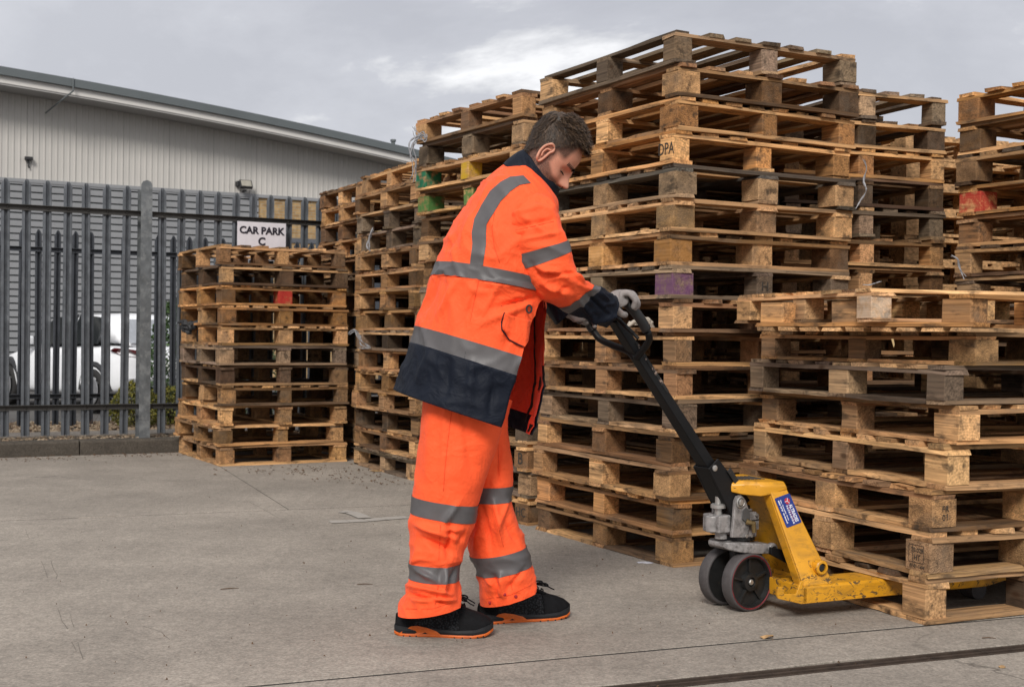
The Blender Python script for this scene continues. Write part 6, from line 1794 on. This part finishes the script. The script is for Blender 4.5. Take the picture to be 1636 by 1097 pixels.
# a third of the strands are lighter
lt = MB(); dk = MB(); idx = {}
tris = sk.f; vs = sk.v; comp = 0
k_ = 0
while k_ < len(tris):
    q, t3 = tris[k_], tris[k_ + 1]; ids = list(q) + [t3[2]]
    (lt if rr.random() < (0.5 if ((vs[ids[0]] + person.location - HO).dot(upv) > 0.10) else 0.05) else dk).add([vs[i_] for i_ in ids], [(0, 1, 2, 3), (3, 2, 4)]); k_ += 2
h2_ = lt.build('hair_strands', plain('light_hair_strands', (0.17, 0.105, 0.06), 0.5, var=0.3, scale=90), hair); h2_['kind'] = 'stuff'
sk = dk
h_ = sk.build('hair_strands', hcol2, hair); h_['kind'] = 'stuff'
# faded sides: stubble over the temples and nape, and the beard
bd_ = MB(); n_done = 0
while n_done < 5000:
    k = rr.uniform(0.3, 10); a = rr.uniform(0, TAU); x, y, z = head_pt(k, a, 0.0003, True)
    beard = (x > -0.028 and z < -0.012 + (0.03 if x < 0.02 else 0) and not (abs(y) < 0.026 and -0.067 < z < -0.047) and z < -0.035 - (x - 0.085) * 0.9 * 0 + (0.034 if x < 0.03 else 0.012 * (1 - min(1, abs(x - 0.03) / 0.05)))) and not (x > 0.085 and z > -0.042)
    if x > 0.03 and z > -0.036: beard = False
    fade = (x < 0.045 and z > -0.055 and not hairline(k, a) and ((x < -0.015 and z > -0.055) or (0.0 < x < 0.042 and z > -0.005))) and not (x > 0.02 and z > 0.07 and False)
    if not (beard or (fade and rr.random() < 0.6)): continue
    P = H(x, y, z); n = (P + person.location - HO).normalized()
    d = (fw * 0.35 - upv * 0.8 + n * 0.55 + lf * rr.gauss(0, 0.3)).normalized() * (rr.uniform(0.0025, 0.006) if beard else rr.uniform(0.0012, 0.003))
    s_ = d.cross(n).normalized() * 0.0004
    bd_.add([P - s_, P + s_, P + d], [(0, 1, 2)]); n_done += 1
b_ = bd_.build('beard', plain('beard_hair', (0.035, 0.02, 0.012), 0.6, var=0.3), head); b_['kind'] = 'stuff'

# ---- gloved hands
glove = plain('grey_knit_glove', (0.28, 0.255, 0.245), 0.9, var=0.18, scale=60, bmp=0.9, bs=260, dirt=(0.20, 0.11, 0.10), dirt_amt=0.6, dlo=0.5, dhi=0.65, dscale=22)
def skinned(name, verts, edges, radii, root, mat, parent, sub=1):
    me = bpy.data.meshes.new(name); me.from_pydata([tuple(v - person.location) for v in verts], edges, []); me.materials.append(mat)
    o = obj(name, me, parent)
    m = o.modifiers.new('skin', 'SKIN'); m.use_smooth_shade = True
    for i, r in enumerate(radii):
        sv = me.skin_vertices[0].data[i]; sv.radius = (r, r) if not isinstance(r, tuple) else r; sv.use_root = (i == root)
    s_ = o.modifiers.new('sub', 'SUBSURF'); s_.levels = s_.render_levels = sub + 1
    return o
def hand(name, wrist, knuckles, paths, thumb, palm_r, fr, label=None):
    """wrist point, four knuckle points, finger paths, thumb path; one continuous glove"""
    mid = sum(knuckles, Vector()) / 4
    P = [wrist + (wrist - mid) * 0.55, wrist, wrist.lerp(mid, 0.5)]; E = [(0, 1), (1, 2)]; R = [0.031, 0.028, palm_r]
    root = 1
    for kn_, path in zip(knuckles, paths):
        P.append(kn_); E.append((2, len(P) - 1)); R.append(fr * 1.2)
        for i, q in enumerate(path):
            P.append(q); E.append((len(P) - 2, len(P) - 1)); R.append(fr * (1.06 - 0.1 * i))
    P.append(wrist.lerp(mid, 0.6) + Vector((0.004, 0.0, -0.026))); E.append((2, len(P) - 1)); R.append(fr * 2.1)
    P.append(mid + Vector((0.004, 0.0, -0.010))); E.append((2, len(P) - 1)); R.append(fr * 1.7)
    P.append(wrist.lerp(mid, 0.25).lerp(thumb[0], 0.5)); E.append((1, len(P) - 1)); R.append(fr * 1.3)
    for i, q in enumerate(thumb): P.append(q); E.append((len(P) - 2, len(P) - 1)); R.append(fr * (1.12 - 0.1 * i))
    o = skinned(name, P, E, R, root, glove, person)
    return o
# near hand closes over the upper corner of the grip
gk = [W(993, 468, 4.275), W(998, 468, 4.297), W(1001, 471, 4.318), W(1001, 476, 4.338)]
gp1 = [W(1006, 468, 4.268), W(1011, 469, 4.290), W(1014, 473, 4.312), W(1013, 479, 4.332)]
gp2 = [W(1016, 480, 4.272), W(1019, 482, 4.292), W(1020, 486, 4.312), W(1018, 491, 4.330)]
gp3 = [W(1011, 494, 4.290), W(1013, 496, 4.306), W(1013, 499, 4.322), W(1010, 502, 4.336)]
hand('near_glove', W(974, 484, 4.265), gk, [[a, b, c] for a, b, c in zip(gp1, gp2, gp3)], [W(984, 494, 4.262), W(994, 502, 4.275), W(1001, 503, 4.30)], 0.034, 0.0118)
gk = [W(929, 497, 4.50), W(931, 503, 4.515), W(933, 510, 4.525), W(935, 516, 4.535)]
p1 = [q + Vector((0.022, 0.015, 0.01)) for q in gk]; p2 = [q + Vector((0.036, 0.0, -0.006)) for q in gk]; p3 = [q + Vector((0.030, -0.018, -0.012)) for q in gk]
hand('far_glove', W(911, 497, 4.52), gk, [[a, b, c] for a, b, c in zip(p1, p2, p3)], [W(922, 488, 4.50), W(934, 486, 4.49), W(944, 490, 4.49)], 0.028, 0.0095)

# ------------------------------------------------------------------ torn wrapping and rags caught on the stacks
film = plain('plastic_film', (0.27, 0.27, 0.285), 0.35, var=0.15, scale=40)
rag_m = plain('black_rag', (0.012, 0.012, 0.014), 0.6, var=0.2)
def ribbon(name, pts, Y, w, mat, label, cat, seed, strands=3, spread=0.01):
    rr = random.Random(seed); mb = MB()
    for s in range(strands):
        P = []
        for i, (x, y) in enumerate(pts):
            P.append(W(x, y, Y) + Vector((rr.gauss(0, spread), rr.uniform(-0.02, 0.0), rr.gauss(0, spread))))
        P = smooth_path(P, 5); n = len(P); v = []; f = []
        for i, p in enumerate(P):
            t = (P[min(i+1, n-1)] - P[max(i-1, 0)]).normalized(); b = t.cross(Vector((0, -1, 0)))
            b = b.normalized() if b.length > 0.01 else Vector((1, 0, 0))
            ang = noise.noise(Vector((i * 0.35, seed + s, 0))) * 2.5; b = (Matrix.Rotation(ang, 3, t) @ b); nn = t.cross(b) * 0.0008
            ww = w * (0.5 + abs(noise.noise(Vector((i * 0.3, s, seed)))) * 1.2) * (0.3 + 0.7 * math.sin(math.pi * (i + 0.6) / (n + 0.2)))
            v += [p - b * ww + nn, p + nn * 4, p + b * ww + nn, p - b * ww - nn, p + b * ww - nn]
        for i in range(n - 1):
            a = i * 5; b5 = a + 5
            f += [(a, a+1, b5+1, b5), (a+1, a+2, b5+2, b5+1), (a+4, a+3, b5+3, b5+4), (a+3, a, b5, b5+3), (a+2, a+4, b5+4, b5+2)]
        mb.add(v, f)
    return tag(mb.build(name, mat, smooth=True), label, cat)
ribbon('plastic_wrap', [(658, 206), (668, 216), (682, 224), (676, 216), (662, 226), (657, 245), (664, 262), (662, 285)], 7.45, 0.006, film, 'white torn plastic wrap knotted on the top corner behind the worker', 'wrapping', 1, 4)
ribbon('plastic_wrap', [(1377, 255), (1382, 270), (1380, 290), (1383, 305), (1374, 322), (1364, 334)], 5.86, 0.0045, film, 'twisted clear plastic strip hanging from the tall stack edge', 'wrapping', 2, 2, 0.003)
ribbon('plastic_wrap', [(596, 365), (592, 378), (588, 392), (590, 402)], 9.55, 0.010, film, 'white plastic strip hanging on the stack left of the coat', 'wrapping', 3, 2, 0.006)
ribbon('plastic_wrap', [(556, 533), (566, 527), (572, 534), (578, 548), (590, 556), (576, 555)], 9.45, 0.006, film, 'pale torn plastic between the short stack and the next', 'wrapping', 4, 3)
ribbon('plastic_wrap', [(1520, 408), (1528, 414), (1532, 430), (1540, 444)], 5.75, 0.006, film, 'frayed plastic wrap low on the stack cut by the picture edge', 'wrapping', 5, 2, 0.004)
ribbon('rag', [(287, 520), (296, 514), (305, 522), (296, 528), (318, 512), (325, 508)], 10.1, 0.03, rag_m, 'black rag tied to the fence side of the short stack', 'rag', 6, 3, 0.012)
ribbon('cloth_scrap', [(1003, 520), (1015, 514), (1028, 512), (1038, 518), (1044, 524)], 5.66, 0.016, plain('off_white_cloth', (0.42, 0.37, 0.31), 0.9), 'off-white cloth tuft stuffed between pallets beside the truck handle', 'cloth', 7, 5, 0.008)
ribbon('paper_strip', [(1376, 457), (1388, 455), (1398, 452), (1408, 450)], 4.95, 0.004, film, 'white paper sliver lying on the top pallet of the truck stack', 'paper', 8, 1, 0.002)
# splinters and straw
straw = plain('straw', (0.42, 0.30, 0.14), 0.7, var=0.2)
def sliver(px, py, dx, dy, Y, w, label):
    P = W(px, py, Y); Q_ = W(px + dx, py + dy, Y); d = Q_ - P; s_ = Vector((0, 0, w)) if abs(d.x) > abs(d.z) else Vector((w, 0, 0))
    mb = MB(); mb.prism([P, P + s_, P.lerp(Q_, 0.6) + s_ * 0.8, Q_], (0, 0.004, 0)); tag(mb.build('splinter', straw), label, 'splinter')
sliver(1424, 541, 4, 14, 4.5, 0.008, 'torn splinter hanging under the skewed upside-down pallet')
sliver(884 + 310, 83, 38, 32, 5.9, 0.018, 'broken slat end hanging inside the topmost tall-stack pallet')
